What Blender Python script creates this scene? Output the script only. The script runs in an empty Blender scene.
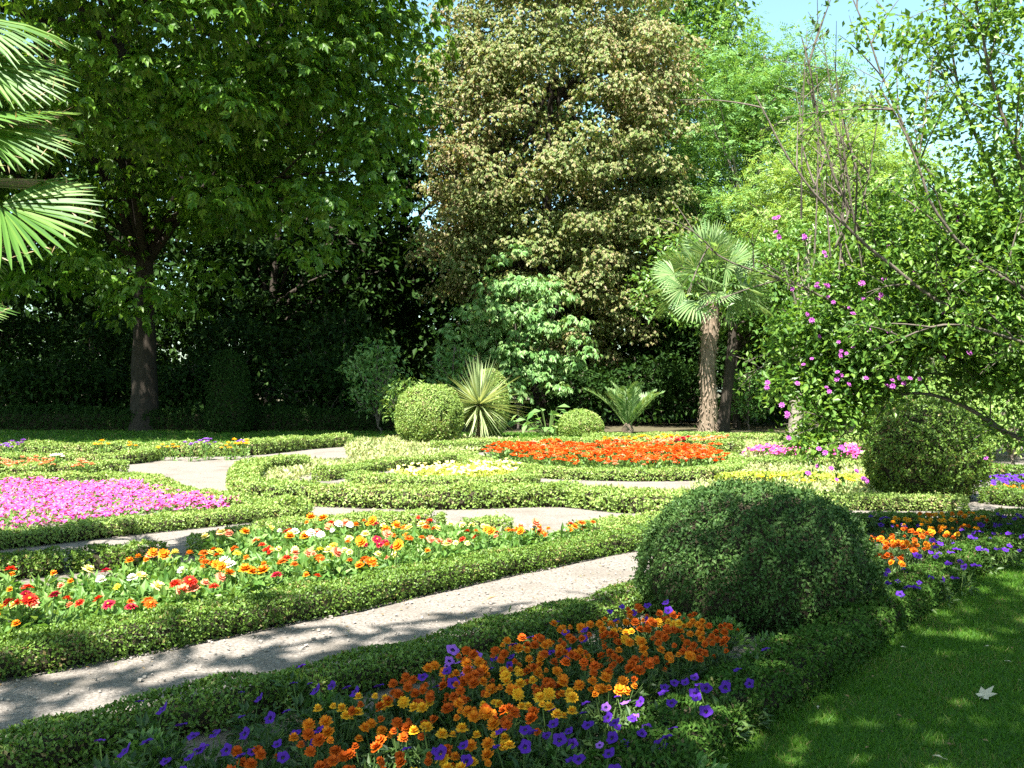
import bpy, math, random
import numpy as np
from math import radians, sin, cos, pi

R = np.random.default_rng(7)
random.seed(7)
scene = bpy.context.scene
COL = scene.collection
F, CX, HY, EYE = 1000.0, 512.0, 388.0, 1.65      # how far a point of the picture lies on the ground: used to measure the garden plan

def G(px, py, z=0.0):
    d = (EYE - z) * F / (py - HY)
    return np.array([(px - CX) / F * d, d, z])
def GD(px, py, d):
    return np.array([(px - CX) / F * d, d, EYE + (HY - py) / F * d])

# ------------------------------------------------------------------ mesh builder (quads only)
class MB:
    def __init__(s): s.v=[]; s.q=[]; s.m=[]; s.sm=[]; s.n=0
    def add(s, V, Q, mat=0, smooth=False):
        V=np.asarray(V,float).reshape(-1,3); Q=np.asarray(Q,np.int64).reshape(-1,4)
        s.v.append(V); s.q.append(Q+s.n); s.n+=len(V)
        s.m.append(np.full(len(Q),mat,np.int32)); s.sm.append(np.full(len(Q),smooth,bool))
    def leaf(s, P, D, N, L, W, mat=0, fold=.12, bend=0.0, tipw=0.0):
        """leaf-shaped quads: base P, direction D, face normal N"""
        P=np.atleast_2d(P); n=len(P)
        if n==0: return
        D=unit(D); S=unit(np.cross(D,N)); N2=np.cross(S,D)
        L=np.broadcast_to(np.asarray(L,float),(n,))[:,None]; W=np.broadcast_to(np.asarray(W,float),(n,))[:,None]
        mid=P+D*L*.45
        a=P; b=mid+S*W*.5+N2*W*fold; c=P+D*L-N2*L*bend; d=mid-S*W*.5+N2*W*fold
        V=np.stack([a,b,c,d],1).reshape(-1,3)
        s.add(V,np.arange(4*n).reshape(n,4),mat)
    def tube(s, pts, rad, sides=7, mat=0, wob=0.0):
        pts=np.asarray(pts,float); k=len(pts); rad=np.broadcast_to(np.asarray(rad,float),(k,))
        T=unit(np.gradient(pts,axis=0)); ref=np.array([0,0,1.]) if abs(T[0,2])<.9 else np.array([1.,0,0])
        rows=[]
        a=np.linspace(0,2*pi,sides,endpoint=False)
        for i in range(k):
            u=np.cross(T[i],ref); u/=np.linalg.norm(u)+1e-9; w=np.cross(T[i],u); ref2=ref
            rr=rad[i]*(1+wob*R.normal(size=sides))
            rows.append(pts[i]+np.outer(np.cos(a)*rr,u)+np.outer(np.sin(a)*rr,w))
        V=np.concatenate(rows); Q=[]
        for i in range(k-1):
            for j in range(sides):
                j2=(j+1)%sides; Q.append((i*sides+j,i*sides+j2,(i+1)*sides+j2,(i+1)*sides+j))
        s.add(V,Q,mat,True)
    def strip(s, left, right, mat=0, smooth=False):
        l=np.asarray(left,float); r=np.asarray(right,float); n=len(l)
        V=np.concatenate([l,r]); Q=[(i,i+1,n+i+1,n+i) for i in range(n-1)]
        s.add(V,Q,mat,smooth)
    def build(s, name, mats, parent=None, loc=None):
        V=np.concatenate(s.v); Q=np.concatenate(s.q); M=np.concatenate(s.m); SM=np.concatenate(s.sm)
        me=bpy.data.meshes.new(name)
        me.vertices.add(len(V)); me.vertices.foreach_set('co',V.astype(np.float32).ravel())
        me.loops.add(4*len(Q)); me.loops.foreach_set('vertex_index',Q.astype(np.int32).ravel())
        me.polygons.add(len(Q)); me.polygons.foreach_set('loop_start',np.arange(0,4*len(Q),4,dtype=np.int32))
        me.polygons.foreach_set('material_index',M); me.polygons.foreach_set('use_smooth',SM)
        for m in (mats if isinstance(mats,(list,tuple)) else [mats]): me.materials.append(m)
        me.update(calc_edges=True)
        o=bpy.data.objects.new(name,me); COL.objects.link(o)
        if parent is not None: o.parent=parent
        if loc is not None: o.location=loc
        return o

def unit(a):
    a=np.asarray(a,float); return a/(np.linalg.norm(a,axis=-1,keepdims=True)+1e-9)
def rdir(n):
    return unit(R.normal(size=(n,3)))

def tag(o,label=None,cat=None,group=None,kind=None):
    if label: o['label']=label
    if cat: o['category']=cat
    if group: o['group']=group
    if kind: o['kind']=kind
    return o
def thing(name,label,cat,loc=(0,0,0),group=None):
    o=bpy.data.objects.new(name,None); COL.objects.link(o); o.location=loc; o.empty_display_size=.1
    return tag(o,label,cat,group)
def copy_thing(src,loc,rz,label,scale=1.0):
    c=src.copy(); COL.objects.link(c); c.location=loc; c.rotation_euler=(0,0,rz); c.scale=(scale,)*3
    c['label']=label
    for ch in src.children:
        k=ch.copy(); COL.objects.link(k); k.parent=c
        for g in ch.children:
            h=g.copy(); COL.objects.link(h); h.parent=k
    return c

# ------------------------------------------------------------------ materials
def new_mat(name):
    m=bpy.data.materials.new(name); m.use_nodes=True; nt=m.node_tree; nt.nodes.clear()
    return m,nt,nt.nodes.new,nt.links.new
def ramp(nt,cols,pos=None):
    r=nt.nodes.new('ShaderNodeValToRGB'); e=r.color_ramp.elements
    pos=pos or [i/(len(cols)-1) for i in range(len(cols))]
    while len(e)<len(cols): e.new(.5)
    for i,(c,p) in enumerate(zip(cols,pos)): e[i].position=p; e[i].color=(*c,1)
    return r
def leaf_mat(name,cols,pos=None,trans=.35,rough=.5,spec=.35,big=.35,bigscale=.6):
    m,nt,N,L=new_mat(name)
    out=N('ShaderNodeOutputMaterial'); geo=N('ShaderNodeNewGeometry'); r=ramp(nt,cols,pos)
    tc=N('ShaderNodeTexCoord'); nz=N('ShaderNodeTexNoise'); nz.inputs['Scale'].default_value=bigscale; nz.inputs['Detail'].default_value=2
    L(tc.outputs['Object'],nz.inputs['Vector'])
    ma=N('ShaderNodeMath'); ma.operation='MULTIPLY_ADD'; ma.inputs[1].default_value=big*2; ma.inputs[2].default_value=-big
    L(nz.outputs['Fac'],ma.inputs[0])
    ad=N('ShaderNodeMath'); ad.operation='ADD'; ad.use_clamp=True
    L(geo.outputs['Random Per Island'],ad.inputs[0]); L(ma.outputs[0],ad.inputs[1]); L(ad.outputs[0],r.inputs[0])
    p=N('ShaderNodeBsdfPrincipled'); p.inputs['Roughness'].default_value=rough; p.inputs['Specular IOR Level'].default_value=spec
    L(r.outputs[0],p.inputs['Base Color'])
    if trans>0:
        t=N('ShaderNodeBsdfTranslucent'); mx=N('ShaderNodeMixShader'); mx.inputs[0].default_value=trans
        tint=N('ShaderNodeMixRGB'); tint.blend_type='MULTIPLY'; tint.inputs[0].default_value=1; tint.inputs[2].default_value=(1.5,1.35,.7,1)
        L(r.outputs[0],tint.inputs[1]); L(tint.outputs[0],t.inputs[0])
        L(p.outputs[0],mx.inputs[1]); L(t.outputs[0],mx.inputs[2]); L(mx.outputs[0],out.inputs[0])
    else: L(p.outputs[0],out.inputs[0])
    return m
def petal_mat(name,cols,trans=.25):
    return leaf_mat(name,[tuple(.85*v for v in c) for c in cols],trans=trans,rough=.6,spec=.15,big=.25,bigscale=9)
def noise_mat(name,cols,pos=None,scale=8,stretch=(1,1,1),bump=.3,rough=.9,detail=6,second=None,bumpscale=None,bumpdist=.02):
    m,nt,N,L=new_mat(name)
    out=N('ShaderNodeOutputMaterial'); p=N('ShaderNodeBsdfPrincipled'); p.inputs['Roughness'].default_value=rough; p.inputs['Specular IOR Level'].default_value=.15
    tc=N('ShaderNodeTexCoord'); mp=N('ShaderNodeMapping'); mp.inputs['Scale'].default_value=stretch
    L(tc.outputs['Object'],mp.inputs[0])
    n=N('ShaderNodeTexNoise'); n.inputs['Scale'].default_value=scale; n.inputs['Detail'].default_value=detail; n.inputs['Roughness'].default_value=.65
    L(mp.outputs[0],n.inputs['Vector']); r=ramp(nt,cols,pos); L(n.outputs['Fac'],r.inputs[0]); col=r.outputs[0]
    if second:
        sc,c2,lo,hi=second
        n2=N('ShaderNodeTexNoise'); n2.inputs['Scale'].default_value=sc; n2.inputs['Detail'].default_value=4; L(mp.outputs[0],n2.inputs['Vector'])
        mr=N('ShaderNodeMapRange'); mr.inputs[1].default_value=lo; mr.inputs[2].default_value=hi; L(n2.outputs['Fac'],mr.inputs[0])
        mx=N('ShaderNodeMixRGB'); mx.inputs[2].default_value=(*c2,1); L(mr.outputs[0],mx.inputs[0]); L(col,mx.inputs[1]); col=mx.outputs[0]
    L(col,p.inputs['Base Color'])
    b=N('ShaderNodeBump'); b.inputs['Strength'].default_value=bump; b.inputs['Distance'].default_value=bumpdist
    if bumpscale:
        n3=N('ShaderNodeTexNoise'); n3.inputs['Scale'].default_value=bumpscale; n3.inputs['Detail'].default_value=5; L(mp.outputs[0],n3.inputs['Vector']); L(n3.outputs['Fac'],b.inputs['Height'])
    else: L(n.outputs['Fac'],b.inputs['Height'])
    L(b.outputs[0],p.inputs['Normal']); L(p.outputs[0],out.inputs[0])
    return m

M={}
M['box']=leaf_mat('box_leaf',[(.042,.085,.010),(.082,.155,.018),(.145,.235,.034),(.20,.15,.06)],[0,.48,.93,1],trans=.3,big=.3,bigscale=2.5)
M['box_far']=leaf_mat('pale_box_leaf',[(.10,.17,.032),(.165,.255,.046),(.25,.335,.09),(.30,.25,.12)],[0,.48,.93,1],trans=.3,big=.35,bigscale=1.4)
M['box_shade']=leaf_mat('shade_darkened_box_leaf',[(.018,.052,.005),(.032,.08,.009),(.06,.115,.018),(.11,.09,.04)],[0,.48,.94,1],trans=.2,big=.3,bigscale=2,spec=.12,rough=.65)  # box leaf with the lawn hedge's shade worked into its colour
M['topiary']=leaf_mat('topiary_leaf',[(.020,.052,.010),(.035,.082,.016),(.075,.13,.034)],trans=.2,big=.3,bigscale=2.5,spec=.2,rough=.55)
M['twig']=noise_mat('hedge_twig',[(.018,.016,.009),(.045,.038,.022)],scale=40)
M['gc']=leaf_mat('pale_ground_cover',[(.16,.22,.07),(.24,.29,.10),(.34,.33,.17),(.2,.27,.08)],trans=.3,big=.4,bigscale=1)
M['gc_yellow']=leaf_mat('yellow_green_cover',[(.18,.26,.03),(.28,.34,.045),(.42,.42,.08)],trans=.3,big=.3)
M['chest']=leaf_mat('chestnut_leaf',[(.038,.105,.007),(.07,.16,.011),(.14,.25,.026)],trans=.45,rough=.42,spec=.35,bigscale=.25,big=.3)
M['brown']=leaf_mat('browning_leaf',[(.085,.145,.032),(.15,.195,.055),(.255,.25,.11),(.29,.205,.125)],[0,.42,.76,1],trans=.4,rough=.5,spec=.3,bigscale=.16,big=.45)
M['robinia']=leaf_mat('robinia_leaf',[(.06,.155,.035),(.10,.22,.05),(.165,.285,.075)],trans=.42,rough=.5,bigscale=.2,big=.3)
M['robinia_light']=leaf_mat('yellow_green_leaf',[(.11,.21,.045),(.17,.28,.06),(.25,.35,.095)],trans=.42,rough=.5,bigscale=.2,big=.3)
M['pale']=leaf_mat('pale_shrub_leaf',[(.075,.185,.045),(.13,.25,.07),(.235,.34,.13)],trans=.4,rough=.45,spec=.3,bigscale=.5,big=.35)
M['mid']=leaf_mat('mid_green_leaf',[(.05,.12,.022),(.085,.18,.03),(.15,.25,.05)],trans=.4,rough=.42,spec=.45,bigscale=.3,big=.3)
M['dark']=leaf_mat('shade_darkened_leaf',[(.009,.027,.005),(.015,.041,.006),(.03,.065,.011)],trans=.22,rough=.6,spec=.1,bigscale=.3,big=.3)  # leaf green lowered so the deep shade under the trees is in the colour
M['grey']=leaf_mat('greyish_leaf',[(.11,.16,.07),(.16,.21,.10),(.22,.26,.13)],trans=.35,bigscale=.3)
M['lilac_leaf']=leaf_mat('flowering_shrub_leaf',[(.045,.115,.016),(.08,.17,.022),(.16,.27,.04)],trans=.45,rough=.42,spec=.35,bigscale=.9,big=.3)
M['palm']=leaf_mat('fan_palm_leaf',[(.065,.14,.045),(.115,.20,.068),(.21,.28,.12)],trans=.3,rough=.42,spec=.35,big=.3)
M['palm_near']=leaf_mat('fan_palm_blade',[(.035,.10,.014),(.065,.145,.022),(.13,.21,.045)],trans=.33,rough=.45,spec=.25,big=.15)
M['palm_dry']=leaf_mat('dry_palm_leaf',[(.17,.125,.065),(.25,.19,.10)],trans=.2)
M['yucca']=leaf_mat('yucca_leaf',[(.16,.23,.09),(.25,.31,.14),(.36,.40,.21)],trans=.25,rough=.4,spec=.5)
M['fibre']=noise_mat('palm_fibre',[(.05,.035,.022),(.14,.105,.075),(.27,.22,.17)],scale=14,stretch=(1,1,.25),bump=.9,bumpdist=.05)
M['bark']=noise_mat('tree_bark',[(.014,.011,.008),(.032,.026,.02),(.06,.05,.038)],scale=6,stretch=(2,2,.5),bump=.8,bumpdist=.04)
M['bark_pale']=noise_mat('pale_bark',[(.08,.07,.055),(.17,.15,.12),(.27,.245,.205)],scale=7,stretch=(2,2,.6),bump=.6,bumpdist=.03)
M['bark_grey']=noise_mat('grey_twig_bark',[(.06,.05,.04),(.13,.11,.09)],scale=20,bump=.4)
M['flower_leaf']=leaf_mat('bedding_leaf',[(.022,.055,.012),(.04,.085,.016),(.085,.14,.035)],trans=.3,big=.2,bigscale=6)
M['zin_leaf']=leaf_mat('zinnia_leaf',[(.055,.135,.024),(.10,.20,.036),(.17,.27,.07)],trans=.38,big=.2,bigscale=4)
M['stem']=noise_mat('green_stem',[(.05,.09,.02),(.08,.13,.035)],scale=20,bump=.1)
M['gravel']=noise_mat('gravel',[(.075,.065,.055),(.148,.131,.114),(.275,.25,.225)],[.28,.5,.74],scale=45,bump=.7,bumpdist=.012,detail=9,second=(1.3,(.10,.088,.072),.50,.78),bumpscale=110)
M['earth']=noise_mat('woodland_earth',[(.035,.03,.018),(.07,.06,.035),(.05,.07,.02)],scale=2.5,bump=.4)
M['turf']=noise_mat('turf',[(.018,.05,.005),(.035,.085,.008),(.055,.11,.014)],scale=16,bump=.6,bumpdist=.03,second=(1.1,(.035,.06,.015),.5,.75))
M['soil']=noise_mat('bed_soil',[(.075,.065,.052),(.13,.115,.095),(.2,.18,.15)],[.3,.5,.75],scale=24,bump=.9,bumpdist=.03,detail=9)
M['grass']=leaf_mat('grass_blade',[(.03,.095,.005),(.05,.14,.010),(.095,.185,.02),(.18,.17,.06)],[0,.45,.9,1],trans=.4,rough=.5,spec=.2,big=.45,bigscale=1.8)
M['dead']=leaf_mat('fallen_leaf',[(.36,.31,.22),(.46,.41,.31)],trans=.1,rough=.7)
M['dead_b']=leaf_mat('brown_fallen_leaf',[(.18,.10,.05),(.26,.15,.07)],trans=.1,rough=.7)
PET={
 'deep orange':petal_mat('deep_orange_petal',[(.42,.06,.003),(.66,.13,.006)]),
 'orange':petal_mat('orange_petal',[(.58,.13,.004),(.84,.30,.012)]),
 'golden yellow':petal_mat('golden_petal',[(.76,.32,.01),(.92,.55,.03)]),
 'violet':petal_mat('violet_petal',[(.045,.010,.22),(.10,.02,.38)]),
 'light violet':petal_mat('light_violet_petal',[(.22,.07,.50),(.34,.13,.62)]),
 'red':petal_mat('red_petal',[(.50,.012,.008),(.68,.03,.012)]),
 'crimson':petal_mat('crimson_petal',[(.36,.006,.03),(.50,.015,.06)]),
 'salmon':petal_mat('salmon_petal',[(.74,.20,.11),(.80,.32,.19)]),
 'pale yellow':petal_mat('pale_yellow_petal',[(.76,.68,.20),(.82,.76,.34)]),
 'yellow':petal_mat('yellow_petal',[(.74,.55,.03),(.82,.66,.06)]),
 'white':petal_mat('white_petal',[(.72,.72,.66),(.82,.82,.78)]),
 'scarlet orange':petal_mat('scarlet_petal',[(.66,.05,.012),(.78,.11,.012),(.80,.17,.03)]),
 'magenta':petal_mat('magenta_petal',[(.60,.06,.36),(.68,.12,.44)]),
 'pink':petal_mat('pink_petal',[(.40,.018,.21),(.58,.07,.34),(.72,.20,.46)]),
 'mauve':petal_mat('mauve_blossom',[(.22,.035,.26),(.36,.07,.36),(.46,.17,.45)]),
}
M['throat']=noise_mat('flower_throat',[(.012,.004,.05),(.03,.01,.10)],scale=90)
M['eye']=noise_mat('flower_eye',[(.30,.16,.02),(.5,.3,.03)],scale=200,bump=.4)

# ------------------------------------------------------------------ ground, paths, lawns
def flat(name,pts,z,mat):
    me=bpy.data.meshes.new(name); me.from_pydata([(p[0],p[1],z) for p in pts],[],[tuple(range(len(pts)))]); me.materials.append(mat); me.update()
    o=bpy.data.objects.new(name,me); COL.objects.link(o); o['kind']='structure'; return o
flat('ground',[(-260,-200),(260,-200),(260,400),(-260,400)],0,M['earth'])
flat('gravel_path',[(-24,1.2),(-.2,1.2),(1.25,4.6),(3.4,7.6),(5.6,10.2),(9,13),(22,16),(22,27.5),(6,30.5),(-5,30.5),(-24,25.5)],.004,M['gravel'])
LAWN=[(-.2,1.2),(.72,3.9),(1.2,4.70),(1.71,5.3),(2.18,5.96),(2.85,6.85),(3.63,7.97),(4.83,9.48),(5.9,10.6),(7.0,11.6),(16,13),(16,-6),(-.2,-6)]
flat('lawn',[(x-.16,y+.04) for x,y in LAWN[:10]]+LAWN[10:],.008,M['turf'])
BACKLAWN=[(-34,25.4),(-24,25.4),(-9,27.5),(-5,30.6),(-3.6,38.6),(-34,39.6)]
flat('shaded_lawn',BACKLAWN,.008,M['turf'])
flat('far_lawn',[(-3.6,30.8),(6,30.8),(13,29.5),(22,28),(26,36),(-3.6,37)],.006,M['turf'])

def in_poly(P,poly):
    x,y=P[:,0],P[:,1]; r=np.zeros(len(P),bool); p=np.asarray(poly)[:,:2]; j=len(p)-1
    for i in range(len(p)):
        c=((p[i,1]>y)!=(p[j,1]>y))&(x<(p[j,0]-p[i,0])*(y-p[i,1])/(p[j,1]-p[i,1]+1e-12)+p[i,0]); r^=c; j=i
    return r
def sample_poly(poly,n):
    p=np.asarray(poly)[:,:2]; lo,hi=p.min(0),p.max(0); out=np.zeros((0,2))
    while len(out)<n:
        c=R.uniform(lo,hi,(max(n,64)*2,2)); out=np.concatenate([out,c[in_poly(c,p)]])
    return out[:n]
def poly_px(pts,z): return [G(a,b,z) for a,b in pts]

def grass(name,poly,n,h,w,mat,label_kind='stuff',near=None):
    P=sample_poly(poly,n)
    if near: P=P[(P[:,1]>near[0])&(P[:,1]<near[1])&(P[:,0]<near[2])]
    n=len(P); B=np.c_[P,np.full(n,.008)]
    D=unit(np.c_[R.normal(0,.45,(n,2)),np.ones(n)]); S=unit(np.cross(D,rdir(n)))
    H=(h*R.uniform(.5,1.25,n))[:,None]; W=(w*R.uniform(.7,1.3,n))[:,None]
    ben=np.c_[R.normal(0,.35,(n,2)),np.zeros(n)]*H
    V=np.stack([B-S*W/2,B+S*W/2,B+D*H+ben+S*W*.12,B+D*H+ben-S*W*.12],1).reshape(-1,3)
    mb=MB(); mb.add(V,np.arange(4*n).reshape(n,4)); o=mb.build(name,mat); o['kind']='stuff'; return o
grass('lawn_grass',[(.38,3.4),(1.06,4.72),(1.57,5.34),(2.04,6.0),(2.71,6.9),(3.5,8.02),(4.7,9.53),(6.1,10.8),(7,10.8),(3.6,3.4)],105000,.034,.0055,M['grass'])
grass('shaded_lawn_grass',BACKLAWN,26000,.07,.03,M['grass'])
o=grass('far_lawn_grass',[(-3.6,30.9),(6,30.9),(13,29.6),(22,28.2),(26,36),(-3.6,37)],20000,.07,.03,M['grass'])

# bare soil of the planted beds
FRONTBED=[(-3.2,2.9),(-2.05,4.2),(-.5,5.75),(1.0,7.5),(2.6,9.6),(3.6,11.2),(5.3,11.2),(4.5,9.65),(3.3,8.1),(2.5,7.0),(1.85,6.1),(.9,4.85),(.4,4.1),(-.2,3.0)]
flat('bed_soil',FRONTBED,.012,M['soil'])
MIDBED=[(-3.3,5.75),(-1.95,7.0),(-.3,9.0),(1.1,10.4),(1.3,11.2),(-.8,11.4),(-2.4,10.9),(-3.3,9.9),(-4.6,8.7),(-5.6,8.0)]
flat('bed_soil',MIDBED,.012,M['soil'])
# small stones loose on the gravel
mb=MB(); n=1600
P=np.concatenate([sample_poly([(-3.5,4.0),(1.4,8.6),(1.3,10.2),(-3.2,5.3)],900),sample_poly([(-2.2,3.6),(1.6,7.0),(2.4,7.2),(.4,4.2)],700)])
for p in P:
    s=abs(R.normal(.0,.0045))+.0025; c=np.array([p[0],p[1],.012+s*.3]); q=R.normal(0,.25,(8,3))
    b=np.array([[-1,-1,-1],[1,-1,-1],[1,1,-1],[-1,1,-1],[-1,-1,1],[1,-1,1],[1,1,1],[-1,1,1]])*.7
    mb.add(c+(b+q)*s*np.array([1,1,.6]),[(4,5,6,7),(0,1,5,4),(1,2,6,5),(2,3,7,6),(3,0,4,7)])
o=mb.build('pebbles',noise_mat('pebble',[(.12,.105,.09),(.32,.29,.26)],scale=3)); o['kind']='stuff'

mb=MB(); PL=np.concatenate([sample_poly([(-4.2,4.0),(1.6,8.9),(1.4,10.2),(-4.0,4.7)],260),sample_poly([(-3.6,3.4),(1.2,7.4),(1.5,8.2),(-3.6,3.9)],260),sample_poly([(-9,19),(-5,14),(3,12.2),(3,14.5),(-4,17),(-7,24)],240),sample_poly([(1.2,4.4),(4.6,9.2),(6,9.5),(3.6,4.2)],130)]); k=len(PL); Lf=R.uniform(.012,.035,k)
mb.leaf(np.c_[PL,np.where(np.arange(k)>=k-130,.035,.012)],rdir(k)*np.array([1,1,.15]),np.array([[0,0,1.]])+R.normal(0,.3,(k,3)),Lf,Lf*.5,bend=.1); o=mb.build('leaf_litter',leaf_mat('litter_leaf',[(.10,.07,.035),(.2,.14,.07),(.10,.13,.04)],trans=.1,spec=.1)); o['kind']='stuff'
# ------------------------------------------------------------------ clipped hedges
def resample(pts,step=.12):
    pts=np.asarray(pts,float)
    # Catmull-Rom
    P=np.vstack([2*pts[0]-pts[1],pts,2*pts[-1]-pts[-2]]); out=[]
    for i in range(1,len(P)-2):
        n=max(2,int(np.linalg.norm(P[i+1]-P[i])/step))
        t=np.linspace(0,1,n,endpoint=False)[:,None]
        out.append(.5*((2*P[i])+(-P[i-1]+P[i+1])*t+(2*P[i-1]-5*P[i]+4*P[i+1]-P[i+2])*t**2+(-P[i-1]+3*P[i]-3*P[i+1]+P[i+2])*t**3))
    out.append(P[-2][None]); return np.concatenate(out)
def bump2(P,f,seed):
    r=np.random.default_rng(seed); s=np.zeros(len(P))
    for k in range(5):
        v=r.normal(size=3)*f*(1+.6*k); s+=np.sin(P@v+r.uniform(0,6))/(1+.6*k)
    return s*.5
HN=[0]
def hedge(label,pts,h,w,leafL,dens,mat,name='box_hedge',sprig=0.0,group=None):
    HN[0]+=1; seed=HN[0]
    pts=np.asarray([(p[0],p[1],0) for p in pts],float); C=resample(pts); T=unit(np.gradient(C,axis=0)); S=np.c_[-T[:,1],T[:,0],np.zeros(len(T))]
    base=C[len(C)//2].copy(); mb=MB(); hw=w/2*.74; hh=h*.78
    rows=[]
    for i in range(len(C)):
        k=1.0 if 0<i<len(C)-1 else .5
        prof=[(-hw*.8,0.02),(-hw,hh*.4),(-hw*.92,hh*.85),(-hw*.6,hh),(hw*.6,hh),(hw*.92,hh*.85),(hw,hh*.4),(hw*.8,0.02)]
        rows.append(np.array([C[i]+S[i]*a*k+np.array([0,0,b]) for a,b in prof]))
    V=np.concatenate(rows); m=8; Q=[(i*m+j,i*m+j+1,(i+1)*m+j+1,(i+1)*m+j) for i in range(len(C)-1) for j in range(m-1)]
    e=(len(C)-1)*m
    Q+=[(0,1,6,7),(1,2,5,6),(2,3,4,5),(e+7,e+6,e+1,e),(e+6,e+5,e+2,e+1),(e+5,e+4,e+3,e+2)]
    V=V+.012*bump2(V,14,seed)[:,None]*unit(R.normal(size=V.shape))
    mb.add(V-base,Q,1)
    seg=np.linalg.norm(np.diff(C,axis=0),axis=1); Ltot=seg.sum(); per=2*h+w
    n=int(Ltot*per*dens); cum=np.r_[0,np.cumsum(seg)]
    s=R.uniform(0,Ltot,n); idx=np.clip(np.searchsorted(cum,s)-1,0,len(seg)-1); f=((s-cum[idx])/seg[idx])[:,None]
    c=C[idx]*(1-f)+C[idx+1]*f; t=T[idx]; sd=S[idx]
    u=R.uniform(0,per,n); a=np.zeros(n); z=np.zeros(n); no=np.zeros((n,3))
    l=u<h; z[l]=u[l]; a[l]=-w/2; no[l]=-sd[l]
    tp=(u>=h)&(u<h+w); a[tp]=u[tp]-h-w/2; z[tp]=h; no[tp]=(0,0,1)
    rr=u>=h+w; z[rr]=u[rr]-h-w; a[rr]=w/2; no[rr]=sd[rr]
    # rounded shoulders, narrower foot
    edge=np.clip((z-h*.72)/(h*.28),0,1)*np.where(tp,np.clip((np.abs(a)/(w/2)-.6)/.4,0,1),1)
    z=z-edge**2*h*.10; a=a*(1-np.where(tp,0,edge**2*.14)-np.where(tp,0,.14*np.clip(1-z/(h*.45),0,1)))
    no=unit(no+np.c_[np.zeros((n,2)),np.where(tp,0,edge*.6)]+np.where(tp,1,0)[:,None]*sd*(np.sign(a)*np.clip(np.abs(a)/(w/2)-.6,0,1))[:,None]*1.2)
    var=1+.11*bump2(c,2.6,seed+31)+.06*bump2(c,7,seed+13); z=z*var; a=a*(1+.09*bump2(c,3.3,seed+57))
    P=c+sd*a[:,None]+np.c_[np.zeros((n,2)),z]
    lump=bump2(P,9,seed)+.6*bump2(P,26,seed+77)
    # gaps in the foliage where the lumps dip
    keep=R.uniform(size=n)<np.clip(.85+.35*lump,.3,1)*np.where(tp,1,np.clip(.30+z/(h*.42),.3,1)); P,no,lump=P[keep],no[keep],lump[keep]; n=len(P)
    P=P+no*((lump*.085*min(h,w)+R.normal(0,.035,n)*min(h,w)))[:,None]
    P[:,2]=np.maximum(P[:,2],.012)
    D=unit(no*.45+rdir(n)*.9+np.array([0,0,.3])); N=unit(no*1.1+rdir(n)*.65+np.array([0,0,.3]))
    Lf=leafL*R.uniform(.6,1.3,n)
    mb.leaf(P-D*Lf[:,None]*.4-base,D,N,Lf,Lf*.58)
    # end caps
    for i,sg in ((0,-1),(-1,1)):
        k=int(w*h*dens*1.2); aa=R.uniform(-.5,.5,k)*w; zz=R.uniform(0,1,k)*h
        r=np.sqrt(np.clip(1-(2*aa/w)**2,0,1)); Pc=C[i]+S[i]*aa[:,None]*.95+T[i]*sg*(r*w*.28+R.normal(0,.02,k))[:,None]+np.c_[np.zeros((k,2)),zz]
        no2=np.repeat((T[i]*sg)[None],k,0); D=unit(no2*.7+rdir(k)*.9+np.array([0,0,.35])); Lf=leafL*R.uniform(.6,1.3,k)
        mb.leaf(Pc-base,D,unit(no2+rdir(k)*.8),Lf,Lf*.58)
    if sprig>0:   # unclipped shoots standing above the top
        k=int(Ltot*sprig); ii=R.integers(0,len(C),k)
        for i in ii:
            b=C[i]+S[i]*R.uniform(-.4,.4)*w+np.array([0,0,h*.97]); H=R.uniform(.3,1)*.28*h+.015; d=unit(np.array([R.normal(0,.2),R.normal(0,.2),1]))
            q=7; tt=np.linspace(.1,1,q); PP=b+d*(tt*H)[:,None]; DD=unit(rdir(q)*.8+d*.8)
            mb.leaf(PP-base,DD,unit(rdir(q)+d),leafL*.8,leafL*.45)
    o=mb.build(name,[mat,M['twig']],loc=base)
    return tag(o,label,'hedge',group or 'clipped box hedges edging the flower beds')
def wpx(pts,h): return [G(a,b,h)[:2] for a,b in pts]

HB=[(-5.2,3.45),(-4.1,4.52),(-2.98,5.69),(-1.86,6.83),(-.97,7.82),(-.14,8.84),(.63,9.67),(1.28,10.33),(1.78,10.73)]
NEAR,MIDL=(.025,9800),(.033,5400)
FARL=(.046,3000)
hedge('low dark green box hedge between the gravel path and the front marigold bed',
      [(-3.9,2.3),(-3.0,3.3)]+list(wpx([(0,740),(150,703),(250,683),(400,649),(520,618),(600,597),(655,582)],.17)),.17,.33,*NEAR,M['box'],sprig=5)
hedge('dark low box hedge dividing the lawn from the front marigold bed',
      [(.05,3.2),(.5,4.0),(.95,4.75),(1.48,5.4),(1.95,6.05),(2.62,6.98),(3.4,8.08),(4.58,9.62),(5.7,10.9)],.20,.35,*NEAR,M['box_shade'],sprig=3)
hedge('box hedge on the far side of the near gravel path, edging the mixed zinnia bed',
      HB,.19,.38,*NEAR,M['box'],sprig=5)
hedge('short shaded box hedge behind the zinnias, in front of the pink bed',
      wpx([(-120,569),(-40,560),(20,555),(62,551)],.2),.2,.38,*MIDL,M['box'])
hedge('small clump of box hedge between two gaps behind the zinnias',
      wpx([(92,549),(120,546),(150,543)],.2),.2,.38,*MIDL,M['box'],sprig=4)
hedge('curved box hedge along the back of the zinnia bed beside the pale gravel',
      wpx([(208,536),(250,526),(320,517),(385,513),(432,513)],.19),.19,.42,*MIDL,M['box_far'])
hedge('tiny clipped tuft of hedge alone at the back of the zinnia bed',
      wpx([(474,519),(500,517)],.17),.17,.34,*MIDL,M['box_far'],sprig=6)
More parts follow.
